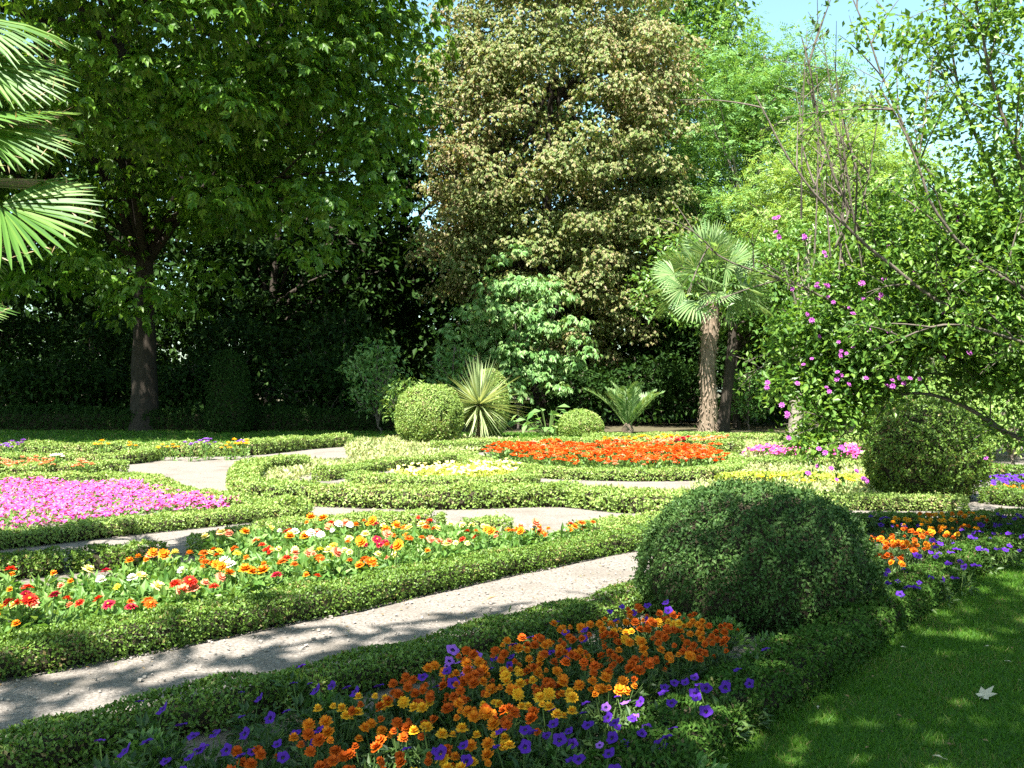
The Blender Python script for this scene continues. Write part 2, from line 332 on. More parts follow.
hedge('sunlit end of box hedge closing the zinnia bed beside the dome bush',
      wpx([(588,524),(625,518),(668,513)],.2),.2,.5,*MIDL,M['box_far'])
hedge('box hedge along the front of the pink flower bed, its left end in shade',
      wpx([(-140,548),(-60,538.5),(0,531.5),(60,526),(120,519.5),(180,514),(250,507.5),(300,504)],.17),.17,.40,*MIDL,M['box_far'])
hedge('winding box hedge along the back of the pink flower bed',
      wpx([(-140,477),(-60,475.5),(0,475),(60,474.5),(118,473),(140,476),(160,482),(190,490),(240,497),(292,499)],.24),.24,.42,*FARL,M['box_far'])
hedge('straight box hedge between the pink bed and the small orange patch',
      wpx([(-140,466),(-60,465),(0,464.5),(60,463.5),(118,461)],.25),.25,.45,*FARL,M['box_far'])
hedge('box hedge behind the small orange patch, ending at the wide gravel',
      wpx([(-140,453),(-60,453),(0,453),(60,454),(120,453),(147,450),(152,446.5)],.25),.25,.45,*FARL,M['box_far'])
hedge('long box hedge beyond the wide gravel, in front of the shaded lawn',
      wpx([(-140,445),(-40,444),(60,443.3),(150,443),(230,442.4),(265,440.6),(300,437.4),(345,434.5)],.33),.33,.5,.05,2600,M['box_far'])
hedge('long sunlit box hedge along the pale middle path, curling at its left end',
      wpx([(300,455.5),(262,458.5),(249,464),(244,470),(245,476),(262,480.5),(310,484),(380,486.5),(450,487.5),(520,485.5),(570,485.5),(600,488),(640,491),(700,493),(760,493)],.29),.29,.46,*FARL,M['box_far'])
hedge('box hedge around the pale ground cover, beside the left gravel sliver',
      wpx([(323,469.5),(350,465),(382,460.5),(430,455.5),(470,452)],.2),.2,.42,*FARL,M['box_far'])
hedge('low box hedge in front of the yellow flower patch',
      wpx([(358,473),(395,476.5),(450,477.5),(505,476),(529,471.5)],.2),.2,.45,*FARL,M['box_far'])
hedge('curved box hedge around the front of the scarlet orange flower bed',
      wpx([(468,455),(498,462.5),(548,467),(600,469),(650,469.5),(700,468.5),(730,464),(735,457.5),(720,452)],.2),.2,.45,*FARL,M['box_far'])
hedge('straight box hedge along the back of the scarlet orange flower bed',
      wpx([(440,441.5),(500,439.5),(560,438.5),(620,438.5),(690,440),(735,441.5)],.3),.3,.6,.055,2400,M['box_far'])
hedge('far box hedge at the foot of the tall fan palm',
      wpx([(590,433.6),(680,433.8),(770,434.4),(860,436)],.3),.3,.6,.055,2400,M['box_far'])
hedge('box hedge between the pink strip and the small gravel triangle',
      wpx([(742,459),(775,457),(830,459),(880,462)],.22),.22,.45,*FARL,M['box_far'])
hedge('yellow green hedge running from the gravel triangle towards the round bush',
      wpx([(728,476),(775,473.5),(830,474),(880,478),(930,484)],.2),.2,.5,*FARL,M['gc_yellow'])
hedge('low box hedge with untrimmed pale tips in front of the big round bush',
      wpx([(766,492),(815,493.5),(880,495),(955,495.5)],.2),.2,.4,*MIDL,M['box_far'],sprig=14)
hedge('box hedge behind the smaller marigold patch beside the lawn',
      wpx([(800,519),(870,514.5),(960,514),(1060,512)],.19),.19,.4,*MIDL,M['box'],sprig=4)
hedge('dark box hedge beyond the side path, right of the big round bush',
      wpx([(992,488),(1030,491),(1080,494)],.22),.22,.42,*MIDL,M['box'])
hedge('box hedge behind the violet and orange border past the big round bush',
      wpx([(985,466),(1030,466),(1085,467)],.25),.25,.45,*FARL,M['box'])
hedge('tall dark clipped hedge under the trees behind the shaded lawn',
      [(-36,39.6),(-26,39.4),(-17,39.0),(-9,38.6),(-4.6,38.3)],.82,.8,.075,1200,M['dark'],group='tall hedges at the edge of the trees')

# ------------------------------------------------------------------ ground cover and carpets of flowers (nobody could count them)
def cover(name,poly,n,h,L,mat,mats2=None,blooms=0,bl=.05):
    P=sample_poly(poly,n); z=h*R.uniform(.1,1,n)*(.75+.25*np.sin(P[:,0]*3.1)*np.sin(P[:,1]*2.3)); PP=np.c_[P,z]
    mb=MB(); D=unit(rdir(n)+np.array([0,0,.7])); Lf=L*R.uniform(.6,1.3,n); mb.leaf(PP,D,unit(rdir(n)+np.array([0,0,1.2])),Lf,Lf*.5)
    if blooms:
        P=sample_poly(poly,blooms); pat=bump2(np.c_[P,np.zeros(blooms)],2.2,5)
        keep=R.uniform(size=blooms)<np.clip(.75+.4*pat,.2,1); P=P[keep]; k=len(P); base=np.c_[P,h*(R.uniform(.6,1.2,k)+.25*bump2(np.c_[P,np.zeros(k)],3.5,9))]; Nn=unit(rdir(k)*.5+np.array([0,-.25,1])); T1=unit(np.cross(Nn,rdir(k))); T2=np.cross(Nn,T1)
        for a in range(5):
            an=a*2*pi/5; D=unit(T1*cos(an)+T2*sin(an)+Nn*.2); mb.leaf(base,D,Nn,bl*R.uniform(.6,1.25,k),bl*.7,1)
    o=mb.build(name,[mat]+(mats2 or [])); o['kind']='stuff'; return o
cover('pale_ground_cover',poly_px([(252,477),(250,466),(268,461),(345,459),(430,453),(470,450),(440,458),(380,463.5),(345,465),(318,469),(300,474),(280,480)],.1),9000,.14,.085,M['gc'])
cover('pale_ground_cover',poly_px([(355,487),(390,488),(420,489),(500,490),(535,488),(560,486.5),(620,488),(690,491.5),(690,496),(600,492),(450,491),(360,490)],.12),5200,.15,.08,M['gc'])
cover('pale_ground_cover',poly_px([(345,447),(345,440),(380,438.5),(470,437),(560,442),(500,446),(470,450.5),(430,453),(350,456)],.1),12000,.16,.10,M['gc'])
cover('pale_ground_cover',poly_px([(700,492),(690,483),(735,478),(745,464),(770,461),(880,464),(900,474),(935,487),(955,494),(860,494),(760,493)],.1),10500,.15,.085,M['gc'])
cover('pale_ground_cover',poly_px([(735,443),(745,455),(800,455),(860,456),(880,441),(860,438),(770,436)],.1),9000,.15,.10,M['gc'])
cover('pink_flower_carpet',poly_px([(-140,536),(0,525.5),(60,520.5),(120,515),(180,510),(245,505),(222,502.5),(182,495.5),(158,489),(138,484),(118,483),(0,484.5),(-140,485)],.15),14000,.2,.06,M['zin_leaf'],[PET['pink']],7200,.036)
cover('pink_flower_strip',poly_px([(742,448.5),(780,446.5),(850,446.5),(905,452),(900,456),(850,453),(780,452)],.2),2200,.2,.07,M['zin_leaf'],[PET['pink']],1500,.07)
cover('yellow_flower_cover',poly_px([(388,472),(400,468),(440,463),(490,463),(520,466),(518,471),(450,475)],.2),2600,.24,.08,M['gc_yellow'],[PET['pale yellow']],300,.05)

# ------------------------------------------------------------------ clipped topiary
def cube_sphere(n=10):
    V=[];Q=[]
    g=np.linspace(-1,1,n+1)
    for ax in range(3):
        for sg in (-1,1):
            b=len(V)
            for i in range(n+1):
                for j in range(n+1):
                    p=[0,0,0]; p[ax]=sg; p[(ax+1)%3]=math.tan(g[i]*pi/4); p[(ax+2)%3]=math.tan(g[j]*pi/4)*sg; V.append(p)
            for i in range(n):
                for j in range(n): Q.append((b+i*(n+1)+j,b+(i+1)*(n+1)+j,b+(i+1)*(n+1)+j+1,b+i*(n+1)+j+1))
    return unit(np.array(V)),np.array(Q)
def topiary(name,label,x,y,rx,ry,top,prof,leafL,dens,mat,lump=.03,cat='bush',low=0.0,sprigs=0):
    """prof(t): radius factor for height t in 0..1"""
    mb=MB(); U,Q=cube_sphere(14)
    def shape(U,k=1.0):
        t=np.clip((U[:,2]+1)/2,0,1); th=np.arccos(np.clip(U[:,2],-1,1))/pi; t=1-th
        r=prof(t); hz=unit(np.c_[U[:,:2],np.zeros(len(U))]); z=np.interp(t,np.linspace(0,1,64),ZT)
        return hz*np.c_[r*rx*k,r*ry*k,np.zeros(len(U))]+np.c_[np.zeros((len(U),2)),low+z*(top-low)*(1-(1-k)*.6)]
    tt=np.linspace(0,1,64); ZT=.5-.5*np.cos(tt*pi)
    mb.add(shape(U,.9),Q,1,True)
    area=2*pi*rx*(top-low)+pi*rx*ry; n=int(area*dens)
    U=rdir(n); P=shape(U)
    e=1e-3; c=np.array([0,0,(low+top)/2]); No=unit((P-c)/np.array([rx**2,ry**2,((top-low)/2)**2]))
    lp=bump2(P,7/max(rx,.5),HN[0]+3)+.7*bump2(P,22/max(rx,.5),HN[0]+9); HN[0]+=1
    keep=R.uniform(size=n)<np.clip(.82+.4*lp,.25,1); P,No,lp=P[keep],No[keep],lp[keep]; n=len(P)
    P=P+No*(lp*lump+R.normal(0,lump*.45,n))[:,None]; P[:,2]=np.maximum(P[:,2],.015)
    D=unit(No*.4+rdir(n)*.9+np.array([0,0,.25])); Lf=leafL*R.uniform(.6,1.3,n)
    mb.leaf(P-D*Lf[:,None]*.4,D,unit(No*1.1+rdir(n)*.65),Lf,Lf*.55)
    for k in range(sprigs):
        i=R.integers(0,n); q=8; d=unit(No[i]+R.normal(0,.3,3)+np.array([0,0,.4])); H=R.uniform(.04,.1)
        PP=P[i]+d*(np.linspace(0,1,q)*H)[:,None]; mb.leaf(PP,unit(rdir(q)*.8+d*.6),rdir(q),leafL*.9,leafL*.5)
    mb.tube([(0,0,0),(0,0,max(low+.2,.2))],[.07,.06],7,1)
    return tag(mb.build(name,[mat,M['twig']],loc=(x,y,0)),label,cat,'clipped topiary bushes of the garden')
ball=lambda t:np.sin(np.clip(t,0,1)*pi)**.85
def dome(t):
    z=.5-.5*np.cos(np.clip(t,0,1)*pi)
    return np.where(z<.22,1-.10*np.clip((.22-z)/.22,0,1)**1.5,np.clip(1-(np.clip(z-.22,0,1)/.78)**2.2,0,1)**(1/2.2))
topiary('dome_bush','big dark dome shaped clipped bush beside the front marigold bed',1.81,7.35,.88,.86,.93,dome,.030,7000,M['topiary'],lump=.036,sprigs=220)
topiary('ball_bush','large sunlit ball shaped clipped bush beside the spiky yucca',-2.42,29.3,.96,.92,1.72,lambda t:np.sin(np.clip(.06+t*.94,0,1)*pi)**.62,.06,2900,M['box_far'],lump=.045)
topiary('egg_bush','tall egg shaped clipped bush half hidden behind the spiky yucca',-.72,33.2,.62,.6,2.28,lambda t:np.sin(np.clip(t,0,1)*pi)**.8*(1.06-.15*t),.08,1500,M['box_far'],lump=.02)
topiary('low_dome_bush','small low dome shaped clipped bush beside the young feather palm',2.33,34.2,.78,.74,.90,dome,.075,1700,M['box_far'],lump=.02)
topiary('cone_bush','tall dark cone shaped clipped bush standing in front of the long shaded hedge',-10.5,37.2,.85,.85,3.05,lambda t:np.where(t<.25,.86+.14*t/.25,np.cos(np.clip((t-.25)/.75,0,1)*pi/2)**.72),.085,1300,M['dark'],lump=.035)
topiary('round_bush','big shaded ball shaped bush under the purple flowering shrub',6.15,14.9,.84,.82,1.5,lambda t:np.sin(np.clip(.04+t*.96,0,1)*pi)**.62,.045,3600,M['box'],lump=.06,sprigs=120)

# ------------------------------------------------------------------ trees
def bez(a,b,sag=.0,n=7,bow=None):
    a=np.asarray(a,float); b=np.asarray(b,float); t=np.linspace(0,1,n)[:,None]
    c=(a+b)/2+np.array([0,0,sag])+(bow if bow is not None else 0)
    return (1-t)**2*a+2*t*(1-t)*c+t**2*b
def foliage(mb,C,Rr,n,L,style,mat=0,droop=.3,fill=.5,wf=.42):
    """leaves through one clump: centre C, radii Rr"""
    U=rdir(n); U[:,2]=np.where(U[:,2]<-.35,-U[:,2]*.6,U[:,2]); U=unit(U)
    rad=(fill+(1-fill)*R.uniform(0,1,n)**.55)*R.uniform(.82,1.1,n); P=C+U*rad[:,None]*Rr
    Nn=unit(U*.6+np.array([0,0,.8])+rdir(n)*.55)
    if style=='palmate':
        A=unit(np.cross(Nn,rdir(n))); B=np.cross(Nn,A); out=unit(np.c_[U[:,:2],np.zeros(n)]+rdir(n)*.4)
        for k in range(5):
            an=(k-2)*.62; X=unit(out-Nn*(np.sum(out*Nn,1)[:,None])); Y=np.cross(Nn,X)
            D=unit(X*cos(an)+Y*sin(an)-np.array([0,0,droop])*R.uniform(.4,1.6,n)[:,None]+rdir(n)*.12)
            Lk=L*R.uniform(.75,1.15,n)*(1-.13*abs(k-2)); mb.leaf(P,D,Nn,Lk,Lk*wf,mat,fold=.1,bend=.12)
    elif style=='feather':
        X=unit(np.c_[U[:,:2],np.zeros(n)]+rdir(n)*.7-np.array([0,0,droop])); S=unit(np.cross(X,Nn))
        for k in range(4):
            t=(k+.5)/4
            for sg in (-1,1):
                B=P+X*(t*L*1.7); D=unit(S*sg+X*.35+rdir(n)*.15-np.array([0,0,.15])); mb.leaf(B,D,Nn,L*.62,L*.26,mat)
    else:
        D=unit(rdir(n)+U*.5-np.array([0,0,droop])); Lk=L*R.uniform(.65,1.25,n); mb.leaf(P,D,Nn,Lk,Lk*wf*1.15,mat,bend=.08)
def tree(name,label,base,trunk_h,trunk_r,centre,rad,nclump,clump_r,per,L,style,leaf,bark,cat='tree',droop=.3,flatness=.6,shell=.55,lean=(0,0),fill=.45,limbs=14,extra=None,group=None,lowcut=-1.0,wf=.42):
    base=np.asarray(base,float); root=thing(name,label,cat,base,group)
    centre=np.asarray(centre,float)-base; rad=np.asarray(rad,float)
    k=np.arange(nclump)+.5; zz=1-2*k/nclump; U=np.c_[np.sqrt(1-zz**2)*np.cos(k*2.39996),np.sqrt(1-zz**2)*np.sin(k*2.39996),zz]
    U=unit(U+R.normal(0,.10,(nclump,3))); U=U[U[:,2]>lowcut]; rr=(shell+(1-shell)*R.uniform(0,1,len(U))**.55)*R.uniform(.86,1.05,len(U))
    CC=centre+U*rr[:,None]*(rad-clump_r*.6)
    RR=clump_r*R.uniform(.6,1.3,len(CC))
    if extra is not None:
        CC=np.vstack([CC,np.asarray([e[:3] for e in extra])-base]); RR=np.r_[RR,[e[3] for e in extra]]
    mb=MB()
    for c,r in zip(CC,RR):
        k=int(per*(r/clump_r)**2); foliage(mb,c,np.array([r,r,r*flatness]),max(k,4),L,style,0,droop,fill,wf)
    crown=mb.build('crown',leaf,root)
    tb=MB(); top=np.array([lean[0],lean[1],trunk_h]); tp=bez((0,0,-.1),top,0,9,np.array([R.normal(0,.1),R.normal(0,.1),0])); rr=np.linspace(trunk_r,trunk_r*.62,9); rr[0]*=1.45; rr[1]*=1.1
    tb.tube(tp,rr,10,0,.04)
    lead=centre+np.array([0,0,rad[2]*.75]); ml=bez(top,lead,0,8,R.normal(0,.3,3)); tb.tube(ml,np.linspace(trunk_r*.62,.04,8),8,0,.04)
    sel=R.permutation(len(CC))[:limbs]
    for i in sel:
        f=R.uniform(0,.7); a=top*(1-f)+lead*f if R.uniform()<.6 else top*.92
        k=np.linalg.norm(CC[i]-a); tb.tube(bez(a,CC[i],k*.12,7),np.linspace(trunk_r*.32,.025,7),6,0,.05)
        for j in range(2):
            m=a*.4+CC[i]*.6; e=CC[i]+rdir(1)[0]*clump_r; tb.tube(bez(m,e,.1,5),np.linspace(trunk_r*.12,.015,5),5)
    tb.build('trunk',bark,root)
    return root

TG='tall trees closing the back of the garden'
def tx(px,d): return (px-CX)/F*d
BOUGHS=[]
while len(BOUGHS)<64:
    a,b=R.uniform(-90,430),R.uniform(120,318)
    if a>430-(b-170)*1.0 and b>170: continue
    p=GD(a,b,R.uniform(32,39)); BOUGHS.append((p[0],p[1],p[2],R.uniform(1.2,1.7)))
tree('chestnut_tree','huge dark green chestnut tree with a thick trunk over the shaded lawn',(tx(145,39),39,0),7,.52,(-14.6,33.5,15.5),(12.4,12.5,10.8),520,1.75,80,.36,'palmate',M['chest'],M['bark'],droop=.55,shell=.55,limbs=26,lowcut=-.9,flatness=.7,wf=.46,
     extra=[(-5.6,33.5,8.9,1.8),(-4.6,34,10.6,1.7),(-6.8,32,10.8,1.9),(-8.5,31,12.5,2.0),(-11,29,9.2,1.7),(-15,28,8.3,1.8),(-18,29,8.0,2.0),(-12.5,28.5,13.8,2.0),(-9,30.5,7.4,1.5),(-7.3,32,13.6,2.0),(-5.2,34.5,13.6,1.9),(-4.6,35,16.0,1.8),(-16,27.5,12.5,2.0),(-3.5,34.5,12.6,1.5),(-3.7,35,14.2,1.6),(-4.0,34,11.2,1.6),(-3.3,35,15.8,1.5),(-4.4,33,9.8,1.5)]+BOUGHS,group=TG)
tree('chestnut_tree','tall browning chestnut tree with tan leaf edges in the middle of the tree line',(tx(540,47),47,0),5,.42,(2.1,46,12.6),(7.3,6.0,12.2),820,1.05,84,.205,'palmate',M['brown'],M['bark'],droop=.75,shell=.42,limbs=16,lowcut=-.95,flatness=.7,wf=.5,group=TG)
tree('robinia_tree','feathery bright green tree with fine leaflets behind the tall fan palm',(tx(752,47),47,0),5,.3,(12.0,47.5,10.8),(6.2,5,8.9),380,1.15,44,.25,'feather',M['robinia'],M['bark_pale'],droop=.4,limbs=22,flatness=.75,lowcut=-.95,group=TG)
tree('robinia_tree','yellow green feathery tree behind the purple flowering shrub',(tx(850,41),41,0),3,.25,(13.6,41,7.6),(5.2,4.5,5.9),300,1.0,44,.23,'feather',M['robinia_light'],M['bark_pale'],droop=.4,limbs=18,flatness=.75,lowcut=-.95,group=TG)
tree('broadleaf_tree','far dark green tree rising above the right shoulder of the browning chestnut',(tx(690,66),66,0),9,.4,(11.4,66,21),(5.6,5,11),330,1.5,50,.50,'leaf',M['mid'],M['bark'],limbs=16,flatness=.75,group=TG)
tree('broadleaf_tree','far greyish green tree top showing in the gap beside the bare twigs',(tx(800,70),70,0),8,.35,(20.5,70,15.5),(7.5,5,9.4),260,1.6,45,.45,'leaf',M['grey'],M['bark_pale'],limbs=14,flatness=.75,group=TG)
tree('broadleaf_tree','small yellow green leafy tree between the feathery tree and the sky gap',(tx(745,50),50,0),6,.2,(11.8,49,14.9),(1.9,1.8,3.4),40,.8,50,.32,'leaf',M['robinia_light'],M['bark_pale'],limbs=8,flatness=.75,group=TG)
BK=[('dense dark tree behind the huge chestnut at the far left',-20,54,-29,10.5,8,10.5,'dark'),('dense dark tree directly behind the huge chestnut trunk',110,56,-20,10.5,8,10.5,'dark'),('dense dark tree behind the cone bush, between the two chestnuts',270,54,-11.5,10.5,7.5,10.5,'dark'),
 ('dark tree deep behind the shaded lawn, right of the cone bush',320,61,-10.5,6.5,7,6.5,'dark'),('dark tree filling the gap left of the browning chestnut',385,58,-4.6,11.2,6,11.2,'dark'),('very tall dark tree far behind the huge chestnut trunk',150,66,-23,13,9,13,'dark'),('very tall dark tree far behind the cone bush',290,66,-13.5,13,8,13,'dark'),('dark tree hidden behind the browning chestnut trunk',500,58,1.6,10.5,6,10.5,'dark'),('dark green tree low behind the feather palm and the fan palm trunk',650,55,7.8,6.6,6,7,'dark'),('dark tree in the shade behind the pale forked trunk',800,54,15,6.2,6,6.6,'dark'),
 ('dark tree beyond the side path at the far right',1040,48,25,7,6.5,7,'mid'),('tall dark tree past the end of the shaded hedge, left of the huge chestnut',-140,45,-27,10,6.5,9.6,'dark')]
for lab,px,d,cx,cz,rx,rz,mt in BK:
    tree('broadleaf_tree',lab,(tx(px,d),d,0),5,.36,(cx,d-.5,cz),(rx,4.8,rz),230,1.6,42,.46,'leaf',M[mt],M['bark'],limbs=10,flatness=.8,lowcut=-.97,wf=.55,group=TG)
tree('leaning_tree','slender tree with a leaning trunk just behind the fan palm trunk',(tx(721,38.5),38.5,0),4.2,.24,(8.0,40,5.6),(3.6,2.6,2.6),120,.85,46,.25,'leaf',M['mid'],M['bark'],lean=(.5,.2),limbs=12,flatness=.75,group=TG)
tree('leaning_tree','small tree with a thin dark trunk right of the fan palm',(tx(737,41),41,0),3.4,.13,(10.2,41.5,4.9),(2.6,2,2.4),70,.8,46,.22,'leaf',M['mid'],M['bark'],limbs=9,flatness=.75,group=TG)
tree('pale_trunk_tree','small tree with a pale forked trunk beyond the pink flower strip',(tx(797,37),37,0),3.0,.28,(11.2,37.5,5.4),(3.2,2.6,3.0),110,.85,46,.24,'leaf',M['mid'],M['bark_pale'],limbs=12,flatness=.75,group=TG)
tree('broadleaf_tree','green tree low behind the round bush at the right edge of the garden',(tx(930,34),34,0),3,.22,(14.6,34,4.2),(3.8,3,4.0),130,.9,46,.24,'leaf',M['robinia_light'],M['bark_pale'],limbs=12,flatness=.75,lowcut=-.97,group=TG)
tree('broadleaf_tree','soft pale green shrubby tree past the side path, beyond the purple shrub',(tx(1015,24),24,0),1.2,.12,(12.4,24,2.0),(2.5,2,2.0),100,.55,44,.15,'feather',M['robinia_light'],M['bark_pale'],limbs=8,flatness=.75,lowcut=-.97,group=TG)

SG='shrubs growing along the edge of the trees'
def shrub(label,px,d,w,z0,z1,n,cr,per,L,style,leaf,droop=.3,name='leafy_shrub',flatness=.75,shell=.5,extra=None):
    x=tx(px,d)
    return tree(name,label,(x,d,0),max(z0,.25),.05,(x,d,(z0+z1)/2),(w,w*.8,(z1-z0)/2),int(n*1.8),cr,int(per*.8),L,style,leaf,M['bark_grey'],cat='shrub',droop=droop,flatness=flatness,shell=shell,limbs=10,group=SG,extra=extra)
shrub('pale leaved shrubby tree glowing in the sun behind the yucca',518,39.5,2.1,.8,6.6,36,.7,50,.27,'palmate',M['pale'],droop=.7,name='pale_shrub',shell=.4,extra=[(*GD(a,b,39.3+R.uniform(-.8,.8)),r) for a,b,r in ((455,335,.8),(470,315,.7),(448,350,.6),(500,262,.6),(520,250,.5),(560,300,.8),(575,325,.75),(580,345,.7),(570,365,.7),(548,285,.6),(590,355,.5),(490,290,.7),(535,375,.7),(465,355,.7),(510,395,.8),(560,390,.6))])
shrub('pale leafy shrub beside the left flank of the ball bush',378,36,1.3,.2,3.6,26,.5,42,.20,'leaf',M['pale'])
shrub('yellowish leafy shrub close behind the ball bush',403,34,.85,.1,2.1,20,.4,40,.17,'leaf',M['robinia_light'])
shrub('pale shrub rising between the ball bush and the pale shrubby tree',455,38,1.2,.4,3.6,22,.5,42,.22,'leaf',M['pale'])
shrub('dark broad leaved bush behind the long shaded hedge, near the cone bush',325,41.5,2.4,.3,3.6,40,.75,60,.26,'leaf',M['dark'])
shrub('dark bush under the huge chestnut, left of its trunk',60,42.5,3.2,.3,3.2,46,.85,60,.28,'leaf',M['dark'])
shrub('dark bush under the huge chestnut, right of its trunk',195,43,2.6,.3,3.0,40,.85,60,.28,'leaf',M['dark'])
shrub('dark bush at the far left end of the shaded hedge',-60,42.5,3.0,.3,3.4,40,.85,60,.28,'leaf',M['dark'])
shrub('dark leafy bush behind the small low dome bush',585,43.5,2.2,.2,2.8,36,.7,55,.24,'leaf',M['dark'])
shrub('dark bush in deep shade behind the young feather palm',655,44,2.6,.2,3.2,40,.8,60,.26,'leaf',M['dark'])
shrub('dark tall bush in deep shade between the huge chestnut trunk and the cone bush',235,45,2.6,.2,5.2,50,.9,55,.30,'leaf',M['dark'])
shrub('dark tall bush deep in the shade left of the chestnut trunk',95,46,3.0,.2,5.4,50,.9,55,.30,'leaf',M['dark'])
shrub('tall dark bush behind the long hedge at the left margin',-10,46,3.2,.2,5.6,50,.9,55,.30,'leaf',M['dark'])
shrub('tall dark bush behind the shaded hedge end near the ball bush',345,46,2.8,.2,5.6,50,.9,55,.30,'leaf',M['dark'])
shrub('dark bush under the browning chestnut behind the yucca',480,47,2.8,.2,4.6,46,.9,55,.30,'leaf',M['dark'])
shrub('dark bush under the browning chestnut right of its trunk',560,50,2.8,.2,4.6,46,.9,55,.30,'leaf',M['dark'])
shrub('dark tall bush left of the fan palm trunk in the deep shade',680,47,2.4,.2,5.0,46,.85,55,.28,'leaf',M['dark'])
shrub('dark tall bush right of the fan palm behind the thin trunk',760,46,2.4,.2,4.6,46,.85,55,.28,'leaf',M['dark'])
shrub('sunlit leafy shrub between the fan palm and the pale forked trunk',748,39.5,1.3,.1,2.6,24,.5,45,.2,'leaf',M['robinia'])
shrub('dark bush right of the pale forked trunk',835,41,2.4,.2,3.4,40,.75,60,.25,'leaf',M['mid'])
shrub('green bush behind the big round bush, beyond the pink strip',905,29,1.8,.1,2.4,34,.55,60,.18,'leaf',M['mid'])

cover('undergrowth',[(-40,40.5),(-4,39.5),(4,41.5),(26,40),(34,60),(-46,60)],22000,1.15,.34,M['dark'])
shrub('light green shrub past the side path, at the margin right of the round bush',1012,20,1.1,.1,1.7,30,.35,50,.12,'leaf',M['robinia_light'])
shrub('light green feathery shrub beyond the side path, behind the round bush',975,22.5,1.3,.1,2.3,30,.4,50,.13,'feather',M['robinia_light'])
# far wood seen through the gaps as one mass
mb=MB()
for i in range(820):
    a=R.uniform(-1,1); x=a*72; y=84+R.uniform(-6,8)-abs(a)*14; z=R.uniform(0,1)**1.1*13
    foliage(mb,np.array([x,y,z+.4]),np.array([3.4,3.0,2.4]),70,.85,'leaf',0,.2,.3,.6)
o=mb.build('far_wood',M['dark']); o['kind']='stuff'

# trees standing right of and behind the viewer: they shade the foreground
SH='shade trees standing around the lawn'
tree('chestnut_tree','tall chestnut tree standing just behind the viewer on the lawn',(-2.2,-3.4,0),5,.4,(-1.0,-1.3,8.8),(4.1,3.7,2.9),70,1.05,46,.30,'palmate',M['chest'],M['bark'],droop=.5,limbs=18,group=SH,
     extra=[(-4.6,.9,8.4,.8),(-5.6,.3,8.6,.8),(-6.4,-.6,8.8,.8),(-4.0,.2,8.8,.8),(-5.0,-.8,8.6,.8),(-3.4,1.6,8.2,.7),(-6.6,.6,8.4,.6)])
tree('chestnut_tree','broad chestnut tree on the lawn to the side of the viewer',(5.5,-3.5,0),5,.4,(3.9,-.2,9.2),(4.4,4.4,2.9),56,1.05,46,.30,'palmate',M['chest'],M['bark'],droop=.5,limbs=18,group=SH)
tree('chestnut_tree','tall chestnut tree along the near end of the tree row, left of the near palm',(-22,16.5,0),7,.45,(-22.5,17.5,15.5),(5.6,5.0,6.5),110,1.6,70,.36,'palmate',M['chest'],M['bark'],droop=.5,limbs=16,flatness=.75,group=SH)

# ------------------------------------------------------------------ palms
def fan(mb,hub,axis,nrm,rad,nseg=26,spread=2.5,mat=0,w=.05,droop=.18,fold=.35,dry=None):
    """one fan-shaped frond: folded segments radiating from the hub"""
    axis=unit(axis); nrm=unit(nrm-np.dot(nrm,axis)*axis); side=np.cross(nrm,axis)
    for k in range(nseg):
        a=(k/(nseg-1)-.5)*spread; L=rad*(1-.22*abs(a/spread*2)**2)*R.uniform(.92,1.06); d=unit(axis*cos(a)+side*sin(a)); s=unit(np.cross(nrm,d))
        tt=np.array([.05,.35,.65,.85,1.0]); ww=np.array([.15,.75,1.0,.75,.12])*w*.5*(rad/.9)
        sag=-droop*L*tt**2.2*(1+.8*abs(a)/spread)
        cen=hub+np.outer(tt*L,d)+np.c_[np.zeros((5,2)),sag]+R.normal(0,.006,3)
        lift=nrm*(fold*ww)[:,None]
        mt=mat
        mb.strip(cen-s*ww[:,None]+lift,cen,mt); mb.strip(cen,cen+s*ww[:,None]+lift,mt)
        if dry is not None:
            e=cen[-2:]; mb.leaf(e[:1],unit((e[1]-e[0])[None]+R.normal(0,.2,(1,3))),nrm[None],.12*L,.25*w,dry)
def palm_frond(root,a,el,pet,rad,mat,nseg,droop,w,base,spread=2.7,dry=None,down=.15):
    mb=MB(); d=np.array([cos(a)*cos(el),sin(a)*cos(el),sin(el)]); b=np.asarray(base,float)+d*.12
    end=b+d*pet+np.array([0,0,-.10*pet*max(cos(el),0)]); path=bez(b,end,.06*pet,6); mb.tube(path,np.linspace(.022,.012,6),5,1)
    ax=unit(path[-1]-path[-2]+np.array([0,0,-down])); nr=np.array([-cos(a)*sin(el),-sin(a)*sin(el),cos(el)])+R.normal(0,.55,3)
    fan(mb,path[-1],ax,nr,rad,nseg,spread,0,w,droop,dry=2 if dry else None)
    return mb.build('frond',[mat,M['stem'],M['palm_dry']],root)
bx,by=tx(707,35.2),35.2
root=thing('fan_palm','tall fan palm with a shaggy trunk behind the scarlet orange bed','palm',(bx,by,0))
tb=MB(); n=14; zz=np.linspace(0,5.0,n); path=np.c_[np.interp(zz,[0,5],[0,.12])+.04*np.sin(zz*2),np.zeros(n),zz]; rr=np.interp(zz,[0,.4,2,4.2,5],[.38,.30,.26,.28,.24])
tb.tube(path,rr,14,0,.07)
for i in range(900):    # torn leaf bases and fibres on the trunk
    z=R.uniform(.05,4.9); a=R.uniform(0,2*pi); r=np.interp(z,zz,rr); p=np.array([np.interp(z,zz,path[:,0])+r*.96*cos(a),r*.96*sin(a),z])
    o_=np.array([cos(a),sin(a),0]); tb.leaf(p[None],unit(o_*.55+np.array([0,0,R.choice([-1,1],p=[.6,.4])])+R.normal(0,.15,3))[None],o_[None],R.uniform(.10,.24),R.uniform(.04,.08))
